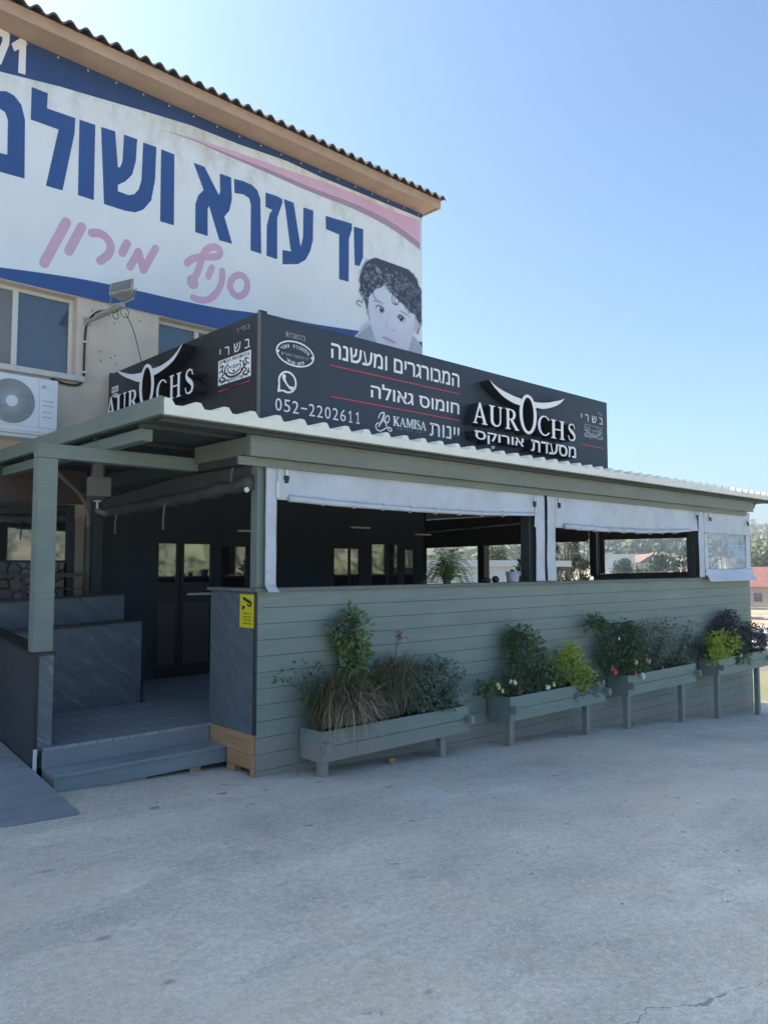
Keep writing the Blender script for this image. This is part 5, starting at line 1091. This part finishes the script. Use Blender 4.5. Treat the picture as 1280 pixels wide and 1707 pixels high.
def bloom(t, colour, p, r):
    mb = MB(); p = Vector(p)
    for q in range(3):
        o = p + rv(r*.25)
        for k in range(5):
            a = 2*pi*k/5 + q; d = Vector((cos(a), -.45 - .2*q, sin(a))); leaf(mb, o, d, (0,-1,.3), r*(1-.22*q), r*.75, .5)
    if 'bl_'+colour not in M: M['bl_'+colour] = mat(colour+'_petals', dict(yellow=(.75,.68,.25), white=(.75,.74,.70), pink=(.50,.06,.16), red=(.30,.025,.03), rose=(.55,.22,.28))[colour], .5)
    mb.build('blossom', M['bl_'+colour], t)
def ell(cx, cy, cz, rx, ry, rz_, shell=.5):
    def f(i):
        v = rv(1.0); L = v.length; v = v/L*(shell + (1-shell)*L); return (cx+v.x*rx, min(cy+v.y*ry, 5.565), cz+v.z*rz_)
    return f
def grassclump(name, base, n, hgt, rad, m, label, fall=1.0, seed=0, dry=.35, bias=(0, 0)):
    t = thing(name, base, label, 'grass plant'); mb = MB(); md = MB(); r_ = random.Random(seed)
    for i in range(n):
        a = r_.uniform(0, 2*pi); out_ = rad*r_.uniform(.15, 1)**.8; h_ = hgt*r_.uniform(.55, 1.05); b = Vector(base) + Vector((r_.gauss(0,.09), r_.gauss(0,.04), 0))
        dx, dy = cos(a)*out_ + bias[0], sin(a)*out_*.75 + bias[1]; drop = fall*r_.uniform(.15, .9)*(out_/rad)
        pts = []
        for q in range(7):
            u = q/6; x = b.x+dx*u**1.3; y = b.y+dy*u**1.3; z = b.z + h_*(1.9*u - .9*u*u) - drop*hgt*1.25*u**3
            if y > 5.585: y = 5.585 - (y-5.585)*.2
            if y > 5.24 and y < 5.60 and z < .37 and PX[0]-.03 < x < PX[0]+1.9: z = .37 + .01*q
            pts.append(Vector((x, y, z)))
        is_dry = r_.random() < dry; T = md if is_dry else mb; w_ = r_.uniform(.003, .0065); tone = r_.random()
        sdv = Vector((-sin(a), cos(a), 0)); vs = []
        for q, p in enumerate(pts): ww = w_*(1 - (q/6)**2*.85); vs += [p - sdv*ww, p + sdv*ww + Vector((0,0,ww*.5))]
        T.add(vs, [(2*q, 2*q+1, 2*q+3, 2*q+2) for q in range(6)], tone)
    mb.build('green_blades', m, t); md.build('dry_blades', L_['dry'], t); return t
py = 5.42; SZ = .315
grassclump('fountain_grass', (4.50, 5.41, SZ), 950, .60, .42, L_['grass'], 'wide dark fountain grass at the left end of the nearest planter', .85, 1, .12, (-.03,-.05))
grassclump('dry_grass', (4.56, 5.36, SZ), 330, .46, .46, L_['dry'], 'tan dry grass blades drooping over the front of the nearest planter', 1.25, 5, .7, (.0,-.17))
grassclump('fountain_grass', (5.12, 5.42, SZ), 900, .68, .30, L_['grass'], 'upright dark fountain grass in the middle of the nearest planter', .60, 2, .10, (.05,-.03))
bush('tall_shrub', (4.74, 5.46, SZ), lambda i: (4.69 + rng.gauss(0,.10)*(1.15 - .4*i/46) + (.05 if i < 30 else -.03), 5.46 + rng.gauss(0,.05), .50 + .85*(i/46)), 46, 26, .052, L_['mid'], 'tallest leafy shrub, rising behind the brown grasses in the nearest planter', spread=.075)
bush('bluish_sprig', (4.78, 5.50, 1.0), lambda i: (4.64 + rng.gauss(0,.06), 5.47, 1.20 + .17*rng.random()), 9, 20, .05, L_['blue'], 'bluish leafy top sprig of the tall shrub against the wall', spread=.06)
bush('leafy_shrub', (5.68, py, SZ), ell(5.68, 5.40, .56, .40, .17, .27), 95, 24, .045, L_['blue'], 'rounded grey green shrub at the right end of the nearest planter', spread=.06)
bush('thin_sprig', (4.25, 5.44, SZ), lambda i: (4.16 + rng.gauss(0,.10), 5.45, .55 + .35*rng.random()), 10, 10, .05, L_['deep'], 'dark wispy sprig at the far left end of the nearest planter', spread=.07)
t = thing('flower_spike', (5.14, 5.43, SZ), 'single reddish flower stalk standing above the grasses of the nearest planter', 'plant')
mb = MB(); mb.tube([(5.14,5.43,.3),(5.16,5.42,.7),(5.19,5.41,1.02),(5.21,5.40,1.11)], .0035, 5); mb.tube([(5.19,5.41,1.00),(5.25,5.40,1.07),(5.30,5.39,1.09),(5.34,5.385,1.04)], .003, 5); mb.build('stalk', M['stem'], t)
mb = MB()
for k in range(26): leaf(mb, (5.21+rng.gauss(0,.012), 5.40, 1.07+.07*rng.random()), rv(), (0,-1,0), .035, .016, rng.random())
mb.build('flower_head', mat('dull_red_petals', (.20,.05,.05), .6), t)
# second planter
bush('rose_shrub', (7.22, py, SZ), lambda i: ell(7.22, 5.42, .66, .30, .14, .40)(i) if i < 62 else (7.05+rng.gauss(0,.07), 5.46, .98+rng.uniform(-.1,.08)), 72, 24, .045, L_['deep'], 'tall dark green shrub in the planter with yellow pansies', spread=.065)
bush('leafy_shrub', (7.66, py, SZ), ell(7.68, 5.40, .50, .20, .13, .21), 28, 20, .045, L_['mid'], 'mid green shrub between the tall dark shrub and the lime bush', spread=.06)
bush('lime_bush', (8.12, py, SZ), lambda i: ell(8.12, 5.40, .62, .27, .12, .22)(i) if i < 30 else (8.12+rng.gauss(0,.09), 5.29+rng.gauss(0,.03), .36+.2*rng.random()), 46, 22, .046, L_['lime'], 'bright lime green bush spilling over the planter with yellow pansies', spread=.06)
bush('trailing_plant', (8.42, 5.36, SZ), lambda i: (8.32 + rng.uniform(-.35,.25), 5.27 + rng.uniform(-.05,.12), .22 + .26*rng.random()), 34, 18, .036, L_['deep'], 'dark trailing plant hanging over the right end of the second planter', spread=.06, droop=.6)
bush('pansy_plant', (6.86, 5.34, SZ), lambda i: (6.74 + rng.uniform(-.40,.26), 5.36+rng.gauss(0,.04), .44 + .12*rng.random()), 26, 16, .048, L_['deep'], 'pansy plant with pale yellow and red blooms, left end of second planter', blooms=[('yellow',(6.53,5.28,.515),.032),('yellow',(6.56,5.28,.495),.034),('yellow',(6.615,5.28,.44),.030),('white',(6.76,5.28,.53),.030),('yellow',(6.82,5.28,.515),.034),('white',(6.85,5.28,.50),.028),('red',(6.90,5.28,.45),.034),('red',(6.93,5.28,.41),.034),('red',(6.88,5.28,.40),.03)], spread=.06)
bush('pansy_plant', (7.45, 5.33, SZ), lambda i: (7.45 + rng.uniform(-.14,.14), 5.33, .36 + .06*rng.random()), 10, 12, .04, L_['deep'], 'low pansy plant with white blooms in the middle of the second planter', blooms=[('white',(7.40,5.27,.41),.036),('white',(7.44,5.27,.39),.03),('yellow',(7.53,5.27,.415),.036)], spread=.05)
# third planter
bush('rose_bush', (9.30, py, SZ), lambda i: ell(9.22, 5.40, .68, .46, .15, .34)(i) if i < 80 else (8.68+rng.gauss(0,.10), 5.42, .98+.12*rng.random()), 92, 22, .05, L_['deep'], 'large dark rose bush with white and pink blooms in the third planter', blooms=[('pink',(8.72,5.24,.50),.045),('pink',(8.77,5.24,.45),.05),('pink',(8.83,5.24,.43),.04),('white',(9.33,5.25,.52),.036),('white',(9.29,5.25,.54),.03),('white',(8.95,5.27,.85),.024)], spread=.075)
bush('flowering_plant', (9.55, 5.36, SZ), lambda i: (9.50 + rng.uniform(-.22,.28), 5.32, .38 + .14*rng.random()), 18, 16, .042, L_['mid'], 'low plant with white and pink blooms spilling over the front of the third planter', blooms=[('white',(9.48,5.24,.33),.05),('white',(9.44,5.24,.35),.04),('rose',(9.66,5.25,.50),.04),('rose',(9.60,5.25,.52),.035),('pink',(9.27,5.24,.385),.04),('pink',(10.02,5.25,.395),.035)], spread=.055)
bush('leafy_shrub', (10.10, py, SZ), lambda i: (10.10 + rng.uniform(-.46,.46), 5.44+rng.gauss(0,.05), .46 + .50*rng.random()), 58, 20, .052, L_['blue'], 'loose open shrub right of the rose bush in the third planter', spread=.08)
bush('thin_sprig', (10.75, py, SZ), lambda i: (10.65 + .75*i/16 + rng.gauss(0,.05), 5.46, .46 + .38*(i/16) + rng.gauss(0,.05)), 16, 12, .05, L_['blue'], 'sparse arching twig between the last two planters', spread=.07)
bush('low_shrub', (10.62, py, SZ), lambda i: (10.62 + rng.uniform(-.38,.38), 5.40, .36 + .08*rng.random()), 18, 14, .045, L_['deep'], 'low dark plant along the right half of the third planter', spread=.055)
# fourth planter
bush('lime_bush', (12.15, py, SZ), lambda i: ell(12.14, 5.36, .55, .52, .14, .17)(i) if i < 34 else (11.72+rng.gauss(0,.08), 5.26, .34+.25*rng.random()), 46, 22, .056, L_['lime'], 'bright lime green bush at the left end of the last planter', spread=.075)
bush('low_shrub', (11.95, py, SZ), lambda i: (11.55 + rng.uniform(-.3,.3), 5.44, .42 + .26*rng.random()), 24, 16, .05, L_['purple'], 'dark shrub peeking out left of the lime bush in the last planter', spread=.07)
bush('purple_shrub', (12.55, py, SZ), ell(12.55, 5.46, .74, .52, .10, .30), 70, 20, .055, L_['purple'], 'tall dusky purple shrub behind the lime bush in the last planter', spread=.08)
bush('purple_shrub', (13.30, py, SZ), ell(13.32, 5.40, .53, .62, .13, .25), 76, 20, .05, L_['purple'], 'wide reddish purple shrub at the right end of the last planter', spread=.08)
bush('trailing_plant', (12.62, 5.34, SZ), lambda i: (12.62 + rng.uniform(-.22,.26), 5.26, .20 + .22*rng.random()), 16, 14, .042, L_['deep'], 'small dark trailing plant hanging over the last planter', spread=.05, droop=.6, blooms=[('white',(12.45,5.22,.36),.035)])
# fern on the cap rail
ft = thing('potted_fern', (6.20, 5.70, 1.578), 'bright green potted fern standing on the cap rail of the terrace wall', 'plant')
mb = MB(); mb.tube([(6.20,5.68,1.579),(6.20,5.68,1.615)], [.040,.045], 14); mb.build('pot', M['green_pot'], ft)
mb = MB()
for i in range(120):
    a = rng.uniform(0, 2*pi); R0 = rng.uniform(.08, .36); h_ = rng.uniform(.14, .42)*(1.1 - R0*.7); b = Vector((6.20+rng.gauss(0,.02), 5.67+rng.gauss(0,.015), 1.595)); ct = rng.random(); prev = None
    for q in range(16):
        u = q/15; p = b + Vector((cos(a)*R0*u, sin(a)*R0*u*.6, h_*(2*u - u*u*1.15) - (.20*u**3 if R0 > .24 else 0)))
        if p.z < 1.60: p.z = 1.60
        if prev is not None:
            d = (p - prev).normalized(); s = d.cross(Vector((0,0,1))).normalized(); ln = .055*(1 - .65*u)
            for sg_ in (-1, 1): leaf(mb, p, s*sg_ + d*.55 - Vector((0,0,.15)), (0,0,1), ln*1.1, .016, min(1, .2+.5*ct+.3*rng.random()))
        prev = p
mb.build('fronds', L_['fern'], ft)
for x, r, lab in ((7.02, .045, 'dark rounded jar on the cap rail right of the fern'), (6.86, .055, 'low dark bowl on the cap rail beside the fern')):
    mb = MB(); n = 16; prof = [(.6,0),(1,.5),(.95,1.0),(.6,1.45),(.35,1.6)] if r < .05 else [(.7,0),(1,.35),(.9,.7),(.5,.95)]
    mb.tube([(x, 5.68, 1.579+h*r) for _, h in prof], [r*q for q, _ in prof], n); tag(mb.build('jar' if r < .05 else 'bowl', M['black'], smooth=True, loc=(x,5.68,1.579)), lab, 'jar' if r < .05 else 'bowl')
bush('potted_plant', (8.06, 6.1, 1.36), lambda i: (8.02+rng.gauss(0,.09), 6.0, 1.62+.20*rng.random()), 14, 12, .07, L_['deep'], 'small dark plant on the table behind the curtain strip', spread=.08)
tb_ = thing('dining_table', (7.6, 6.25, FL), 'dark dining table behind the terrace wall below the curtain strip', 'table')
MB().box(7.0, 5.95, 1.08, 8.2, 6.6, 1.12).build('tabletop', M['black'], tb_)
for dx in (7.05, 8.10):
    for dy in (6.0, 6.5): MB().box(dx, dy, FL, dx+.05, dy+.05, 1.079).build('leg', M['black'], tb_)
mb = MB(); mb.tube([(8.06,6.1,1.121),(8.06,6.1,1.36)], [.07,.09], 12); 
for o in bpy.data.objects:
    if o.name == 'potted_plant': mb.build('pot', M['green_pot'], o)
# small litter on the asphalt, pieces of timber under the planter
rs = random.Random(9); 
for (x, y, s) in ((5.05,5.35,.035),):
    o = MB().box(x, y, lot(x), x+.07, y+.045, lot(x)+.05).build('timber_offcut', M['timber'], loc=(x,y,lot(x)), bevel=.004); tag(o, 'small timber offcut on the ground under the nearest planter', 'offcut')
mb = MB()
for i in range(320):
    x = rs.uniform(2.6, 13.6) if i < 170 else rs.uniform(.5, 11); y = rs.uniform(5.0, 5.58) if i < 170 else rs.uniform(1.2, 5)
    if i < 170: y = 5.6 - abs(rs.gauss(0, .16)) - .01
    if x < 3.75: y = rs.uniform(5.2, 6.0)
    r = rs.uniform(.004, .012); z = lot(x)
    mb.add([(x-r, y-r*.7, z-.002), (x+r, y-r, z-.002), (x+r*.8, y+r, z-.002), (x-r*.9, y+r*.8, z-.002), (x, y, z+r*rs.uniform(.5,1))], [(0,1,4),(1,2,4),(2,3,4),(3,0,4)])
tag(mb.build('gravel', mat('loose_gravel', (.20,.18,.16), .9, (.45,.43,.40), 40)), 'loose grit and small stones lying on the asphalt', 'gravel', kind='stuff')
mb = MB()
for i in range(420):
    x = rs.uniform(3.8, 14); y = 5.6 - abs(rs.gauss(0, .10)) - .012; z = lot(x)+.003; a = rs.uniform(0, 6.3); r = rs.uniform(.008, .022)
    leaf(mb, (x, y, z), (cos(a), sin(a), .05), (0,0,1), r*1.6, r*.8, rs.random())
tag(mb.build('fallen_leaves', L_['dry']), 'dry leaf litter gathered at the foot of the terrace wall', 'leaf litter', kind='stuff')
# ------------------------------------------------------------------ beyond the terrace
def at(ux, uy, d): return ux*d, uy*d
wb = thing('white_outbuilding', (19, 16, -1.2), 'low white flat roofed outbuilding seen through the terrace', 'building')
M['wwall'] = mat('white_render', (.72,.73,.72), .8, (.78,.78,.76), 2); M['cream_wall'] = mat('cream_render', (.58,.50,.38), .9, (.66,.58,.46), .6); M['redtile'] = mat('red_roof_tiles', (.17,.07,.06), .85, (.24,.105,.085), 1.2)
M['pinkwall'] = mat('pale_pink_render', (.52,.40,.34), .9, (.60,.48,.42), .7); M['brownroof'] = mat('brown_roof_tiles', (.24,.14,.10), .85, (.32,.20,.15), 1)
mb = MB(); mb.box(16.6, 16.0, -2.2, 23.15, 20, 1.72); mb.build('wall', M['wwall'], wb)
MB().box(16.3, 15.85, 1.7205, 23.85, 20.4, 1.93).build('roof_slab', M['wwall'], wb)
MB().box(19.0, 15.97, 0.2, 19.9, 15.999, 1.2).build('window', M['glass'], wb)
def house(name, x, y, ang, L, W, H, rh, wallm, roofm, label, base=None, wins=3, hip=True):
    b = land(x, y) - 1.2 if base is None else base; t = thing(name, (x, y, b), label, 'house'); ca, sa = cos(ang), sin(ang)
    q = lambda u, v, z: (x + u*ca - v*sa, y + u*sa + v*ca, b + z)
    box = lambda mb, u0, v0, z0, u1, v1, z1: mb.hexa([q(u0,v0,z0),q(u1,v0,z0),q(u1,v1,z0),q(u0,v1,z0),q(u0,v0,z1),q(u1,v0,z1),q(u1,v1,z1),q(u0,v1,z1)])
    mb = MB(); box(mb, -L/2, -W/2, 0, L/2, W/2, H); mb.build('wall', wallm, t)
    e = .5; z0 = H; k = W/2 if hip else 0
    if rh > 0:
        vs = [q(-L/2-e,-W/2-e,z0), q(L/2+e,-W/2-e,z0), q(L/2+e,W/2+e,z0), q(-L/2-e,W/2+e,z0), q(-L/2-e+k,0,z0+rh), q(L/2+e-k,0,z0+rh)]
        mb = MB(); mb.add(vs, [(0,1,5,4),(1,2,5),(2,3,4,5),(3,0,4),(3,2,1,0)]); mb.build('roof', roofm, t)
    else:
        mb = MB(); box(mb, -L/2-.3, -W/2-.3, H+.002, L/2+.3, W/2+.3, H+.35); mb.build('roof', roofm, t)
    for i in range(wins):
        u = -L/2 + L*(i+.5)/wins
        for v, s_ in ((-W/2, -1), (W/2, 1)):
            mb = MB(); box(mb, u-.55, v+.02*s_, H-2.1, u+.55, v+.06*s_, H-.9); w_ = mb.build('window', M['glass'], t)
    for v in (-.2*W,):
        for u, s_ in ((-L/2, -1), (L/2, 1)):
            mb = MB(); box(mb, u+.02*s_, v-.5, H-2.1, u+.06*s_, v+.5, H-.9); mb.build('window', M['glass'], t)
    return t
x, y = at(.939, .343, 128); house('red_roof_house', x, y, 1.95, 17, 9, 4.0, 2.8, M['pinkwall'], M['redtile'], 'pale pink house with a red hipped roof right of the terrace', base=-5.3, wins=5)
x, y = at(.930, .367, 175); house('red_roof_house', x, y, 1.7, 14, 9, 4.0, 2.4, M['cream_wall'], M['redtile'], 'farther red roofed house partly hidden behind the pink house', wins=4)
x, y = at(.877, .480, 250); house('brown_roof_house', x, y, .95, 11, 8, 4.4, 2.6, M['cream_wall'], M['brownroof'], 'cream house with a brown gable roof seen through the end window', base=-1.9, wins=3, hip=False)
x, y = at(.860, .510, 240); house('white_house', x, y, .9, 9, 9, 6.4, 0, M['wwall'], M['wwall'], 'white flat roofed house at the left of the end window view', base=-1.8, wins=2)
x, y = at(.884, .467, 300); house('cream_house', x, y, 1.1, 12, 8, 5.5, 1.6, M['cream_wall'], M['brownroof'], 'long cream house behind the brown roofed one', base=-.6, wins=4)
x, y = at(.905, .425, 230); house('cream_house', x, y, 1.4, 10, 8, 5, 1.8, M['wwall'], M['redtile'], 'small white house with a red roof far up the valley', wins=3)
# low wall, kerbs and a parked car down the slope on the right
def strip(name, p0, p1, w_, h_, m, label, cat):
    a, b = Vector((p0[0], p0[1], 0)), Vector((p1[0], p1[1], 0)); d = (b-a).normalized(); n = Vector((-d.y, d.x, 0))*w_/2; za, zb = land(*p0)-.3, land(*p1)-.3
    mb = MB(); mb.hexa([(a.x-n.x,a.y-n.y,za),(a.x+n.x,a.y+n.y,za),(b.x+n.x,b.y+n.y,zb),(b.x-n.x,b.y-n.y,zb),(a.x-n.x,a.y-n.y,za+.3+h_),(a.x+n.x,a.y+n.y,za+.3+h_),(b.x+n.x,b.y+n.y,zb+.3+h_),(b.x-n.x,b.y-n.y,zb+.3+h_)])
    return tag(mb.build(name, m, loc=(p0[0],p0[1],za)), label, cat)
M['concrete'] = mat('pale_concrete', (.50,.48,.44), .9, (.58,.56,.52), 1); M['redearth'] = mat('red_earth', (.40,.19,.13), .95, (.55,.42,.33), .5)
a = at(.912, .410, 27); b = at(.955, .295, 27); strip('retaining_wall', a, b, .35, .55, M['concrete'], 'low pale concrete wall at the edge of the car park', 'wall')
a = at(.915, .403, 52); b = at(.955, .297, 49); strip('retaining_wall', a, b, .5, 1.0, M['wwall'], 'white wall along the lane below the red roofed house', 'wall')
mb = MB(); cx_, cy_ = at(.936, .352, 82)
for j in range(9):
    for i in range(13):
        u, v = (i-6)*3.2, (j-4)*2.6; x = cx_ - u*.36 + v*.93; y = cy_ + u*.93 + v*.36; k = max(0, 1-(u/21)**2)*max(0, 1-(v/12)**2)
        mb.v.append((x, y, land(x, y) - .12 + 1.25*k + .35*mnoise.noise((x*.3, y*.3, 0))*k))
mb.t = [.5]*len(mb.v)
for j in range(8):
    for i in range(12): mb.f.append((j*13+i, (j+1)*13+i, (j+1)*13+i+1, j*13+i+1))
tag(mb.build('earth_bank', M['redearth'], smooth=True), 'bare reddish earth bank below the pink house', None, kind='structure')
def car(x, y, ang, paint, label):
    z = land(x, y); t = thing('parked_car', (x, y, z), label, 'car'); ca, sa = cos(ang), sin(ang); q = lambda u, v, h: (x+u*ca-v*sa, y+u*sa+v*ca, z+h)
    prof = [(-2.1,.35),(-2.15,.75),(-1.95,.92),(-1.25,.98),(-.75,1.42),(.75,1.45),(1.35,1.0),(2.0,.88),(2.12,.6),(2.1,.35)]
    mb = MB(); n = len(prof); mb.add([q(u,-.85 + (.12 if h > 1.2 else 0),h) for u, h in prof] + [q(u,.85 - (.12 if h > 1.2 else 0),h) for u, h in prof], [tuple(range(n))[::-1], tuple(range(n,2*n))] + [(i,(i+1)%n,n+(i+1)%n,n+i) for i in range(n)]); mb.build('body', paint, t, bevel=.05)
    for s_ in (-1, 1): mb = MB(); mb.add([q(a_, s_*(.86 if h < 1.2 else .745), h) for a_, h in ((-1.15,1.0),(-.72,1.36),(.70,1.39),(1.15,1.03))], [(0,1,2,3)]); mb.build('side_window', M['glass'], t)
    for u in (-1.3, 1.35):
        for v in (-.86, .86): mb = MB(); mb.tube([q(u, v-.1, .32), q(u, v+.1, .32)], .32, 18); mb.build('wheel', M['black'], t)
    return t
x, y = at(.934, .357, 38); car(x, y, 1.6, mat('white_car_paint', (.70,.71,.73), .25), 'white car parked beyond the right end of the terrace wall')
x, y = at(.946, .324, 45); car(x, y, 1.75, mat('silver_car_paint', (.35,.36,.38), .25, metal=.6), 'silver car parked behind the white one')
# lamp posts in the valley
for (ux, uy, d, h_, lab) in ((.8915,.453,95,5.2,'pale street pole left of the other one in the end window view'), (.8965,.443,95,5.6,'pale street pole nearer the right side of the end window view')):
    x, y = at(ux, uy, d); z = land(x, y); mb = MB(); mb.tube([(x,y,z),(x,y,z+h_)], [.12,.07], 8); mb.box(x-.5, y-.06, z+h_, x+.5, y+.06, z+h_+.1); tag(mb.build('street_pole', M['concrete'], loc=(x,y,z)), lab, 'pole')
# trees
M['bark'] = mat('grey_brown_bark', (.10,.075,.055), .9, (.16,.13,.10), 8)
L_['tree'] = leafmat('dark_tree_foliage', (.016,.030,.012), (.060,.090,.035)); L_['olive'] = leafmat('olive_tree_foliage', (.04,.055,.025), (.13,.15,.075)); L_['bright'] = leafmat('bright_tree_foliage', (.05,.08,.02), (.15,.19,.06))
def tree(x, y, h_, r, m, label, n=1500, ls=.22, sq=.9, group='trees beyond the terrace', crown0=.25, seed=0):
    rr = random.Random(seed); z = land(x, y); t = thing('tree', (x, y, z), label, 'tree', group)
    tr = MB(); tr.tube([(x,y,z-.2),(x+.1,y,z+h_*.3),(x-.05,y+.1,z+h_*.7)], [r*.09,r*.07,r*.03], 8)
    cl = []
    for i in range(22):
        a = rr.uniform(0, 2*pi); u = rr.random(); zz = z + h_*(crown0 + (1-crown0)*u); w_ = r*math.sqrt(max(.05, 1-abs(2*u-.85)**2.2))*rr.uniform(.35,.95)
        c = Vector((x+cos(a)*w_, y+sin(a)*w_, zz)); cl.append((c, r*rr.uniform(.22,.42), rr.uniform(-.25,.25))); tr.tube([(x,y,z+h_*.35), Vector((x,y,z+h_*.45)).lerp(c,.6), c], [r*.035,r*.02,r*.008], 5)
    tr.build('trunk', M['bark'], t)
    mb = MB()
    for i in range(n):
        c, R1, tn = cl[i % len(cl)]; v = Vector((rr.gauss(0,1), rr.gauss(0,1), rr.gauss(0,sq))); v = v.normalized()*R1*rr.uniform(.4,1.15); p = c + v
        d = Vector((rr.uniform(-1,1), rr.uniform(-1,1), rr.uniform(-.8,.5))); leaf(mb, p, d, (rr.uniform(-.6,.6), rr.uniform(-.6,.6), 1), ls*rr.uniform(.6,1.3), ls*.55, min(1, max(0, .4+tn+rr.uniform(-.3,.35))))
    mb.build('crown', m, t); return t
def dirtree(ux, uy, d, h_, r, m, lab, n, ls, seed): x, y = at(ux, uy, d); tree(x, y, h_, r, L_[m], lab, n, ls, seed=seed, crown0=.12)
dirtree(.8295, .5585, 44, 8.3, 1.15, 'tree', 'tall dark tree just right of the white outbuilding', 4200, .20, 1)
dirtree(.8395, .5433, 47, 8.0, 1.25, 'tree', 'tall dark tree between the outbuilding tree and the end blind', 4200, .20, 4)
dirtree(.806, .592, 62, 8.2, 2.4, 'tree', 'dark tree rising behind the right end of the white outbuilding roof', 3600, .26, 2)
dirtree(.775, .632, 58, 7.2, 2.4, 'olive', 'greyish tree behind the left part of the white outbuilding', 3200, .26, 3)
for i, (ux, uy, d, h_, r, m, lab) in enumerate(((.9035,.4285,118,8.5,3.6,'tree','tall dark tree by the poles in the end window view'), (.9115,.4113,80,4.6,2.2,'bright','pale green bush at the right of the end window view'), (.946,.323,150,8,5,'bright','bright green tree above the red roof on the right'),
        (.934,.357,165,9,6,'olive','olive green tree left behind the red roofed house'), (.885,.466,165,8,4.5,'tree','dark tree behind the brown roofed house'), (.868,.497,170,7,4,'olive','olive tree between the white house and the brown roof'))):
    x, y = at(ux, uy, d); tree(x, y, h_, r, L_[m], lab, 1500, .26 + d*.0035, seed=20+i)
# woods on the hills: one countless mass
M['wood'] = leafmat('hillside_foliage', (.05,.075,.035), (.20,.22,.10), .1, .7)
rw_ = np.random.RandomState(3)
def woods(n, a0, a1, r0, r1, size, per, gap=0.0):
    V = []; T = []; F = []
    for i in range(n):
        a = radians(rw_.uniform(a0, a1)); r = math.sqrt(rw_.uniform(r0*r0, r1*r1)); x, y = r*cos(a), r*sin(a)
        if mnoise.noise((x*.012, y*.012, 4.2)) < gap or (r < 345 and 22 < math.degrees(a) < 34): continue
        z = land(x, y); s = size*rw_.uniform(.55, 1.25); tn = rw_.uniform(0, .55)
        c = rw_.normal(size=(per, 3)); c /= np.linalg.norm(c, axis=1)[:, None]; c *= rw_.uniform(.55, 1.0, (per, 1))
        p = np.array([x, y, z + s*.75]) + c*np.array([s*.62, s*.62, s*.72])
        ls = s*.30
        for k in range(3): V.append((p + rw_.normal(size=(per, 3))*ls).astype(np.float32))
        T.append(np.clip(tn + rw_.uniform(0, .5, per), 0, 1))
    m_ = len(T)
    A = [np.concatenate(V[k::3]) for k in range(3)]; N = len(A[0]); vs = np.empty((N*3, 3), np.float32)
    for k in range(3): vs[k::3] = A[k]
    return vs, np.repeat(np.concatenate(T), 3).astype(np.float32)
parts = [woods(2600, 18, 46, 190, 620, 5.2, 26, -.12), woods(2600, 18, 46, 560, 960, 7.5, 16, -.25), woods(1500, 46, 100, 300, 900, 8, 10), woods(2400, -150, 12, 130, 800, 6.5, 14, -.1), woods(700, -100, -10, 45, 140, 2.6, 22, .0)]
vs = np.concatenate([p[0] for p in parts]); tn = np.concatenate([p[1] for p in parts]); nf = len(vs)//3
me = bpy.data.meshes.new('hillside_woods'); me.vertices.add(len(vs)); me.vertices.foreach_set('co', vs.ravel()); me.loops.add(nf*3); me.loops.foreach_set('vertex_index', np.arange(nf*3, dtype=np.int32))
me.polygons.add(nf); me.polygons.foreach_set('loop_start', np.arange(0, nf*3, 3, dtype=np.int32)); me.polygons.foreach_set('loop_total', np.full(nf, 3, dtype=np.int32)); me.update(calc_edges=True)
at_ = me.attributes.new('tone', 'FLOAT', 'POINT'); at_.data.foreach_set('value', tn); me.materials.append(M['wood'])
o = bpy.data.objects.new('hillside_woods', me); COL.objects.link(o); tag(o, 'pine and oak scrub covering the hazy hills', 'woods', kind='stuff')
# ------------------------------------------------------------------ hazy air
hz = MB().box(-1320, -1320, -14, 1320, 1320, 62).build('haze', bpy.data.materials.new('hazy_air')); hz['kind'] = 'stuff'; hz['label'] = 'pale summer haze over the valley'; hz['category'] = 'haze'
m = hz.data.materials[0]; m.use_nodes = True; h = NT(m); h.t.nodes.remove(h.t.nodes['Principled BSDF']); pv = h.n('VolumePrincipled'); inp(pv, Density=.0006, Anisotropy=.3); pv.inputs['Color'].default_value = (.86,.92,1,1)
h.l(pv.outputs[0], h.t.nodes['Material Output'].inputs['Volume'])
bpy.context.view_layer.update()
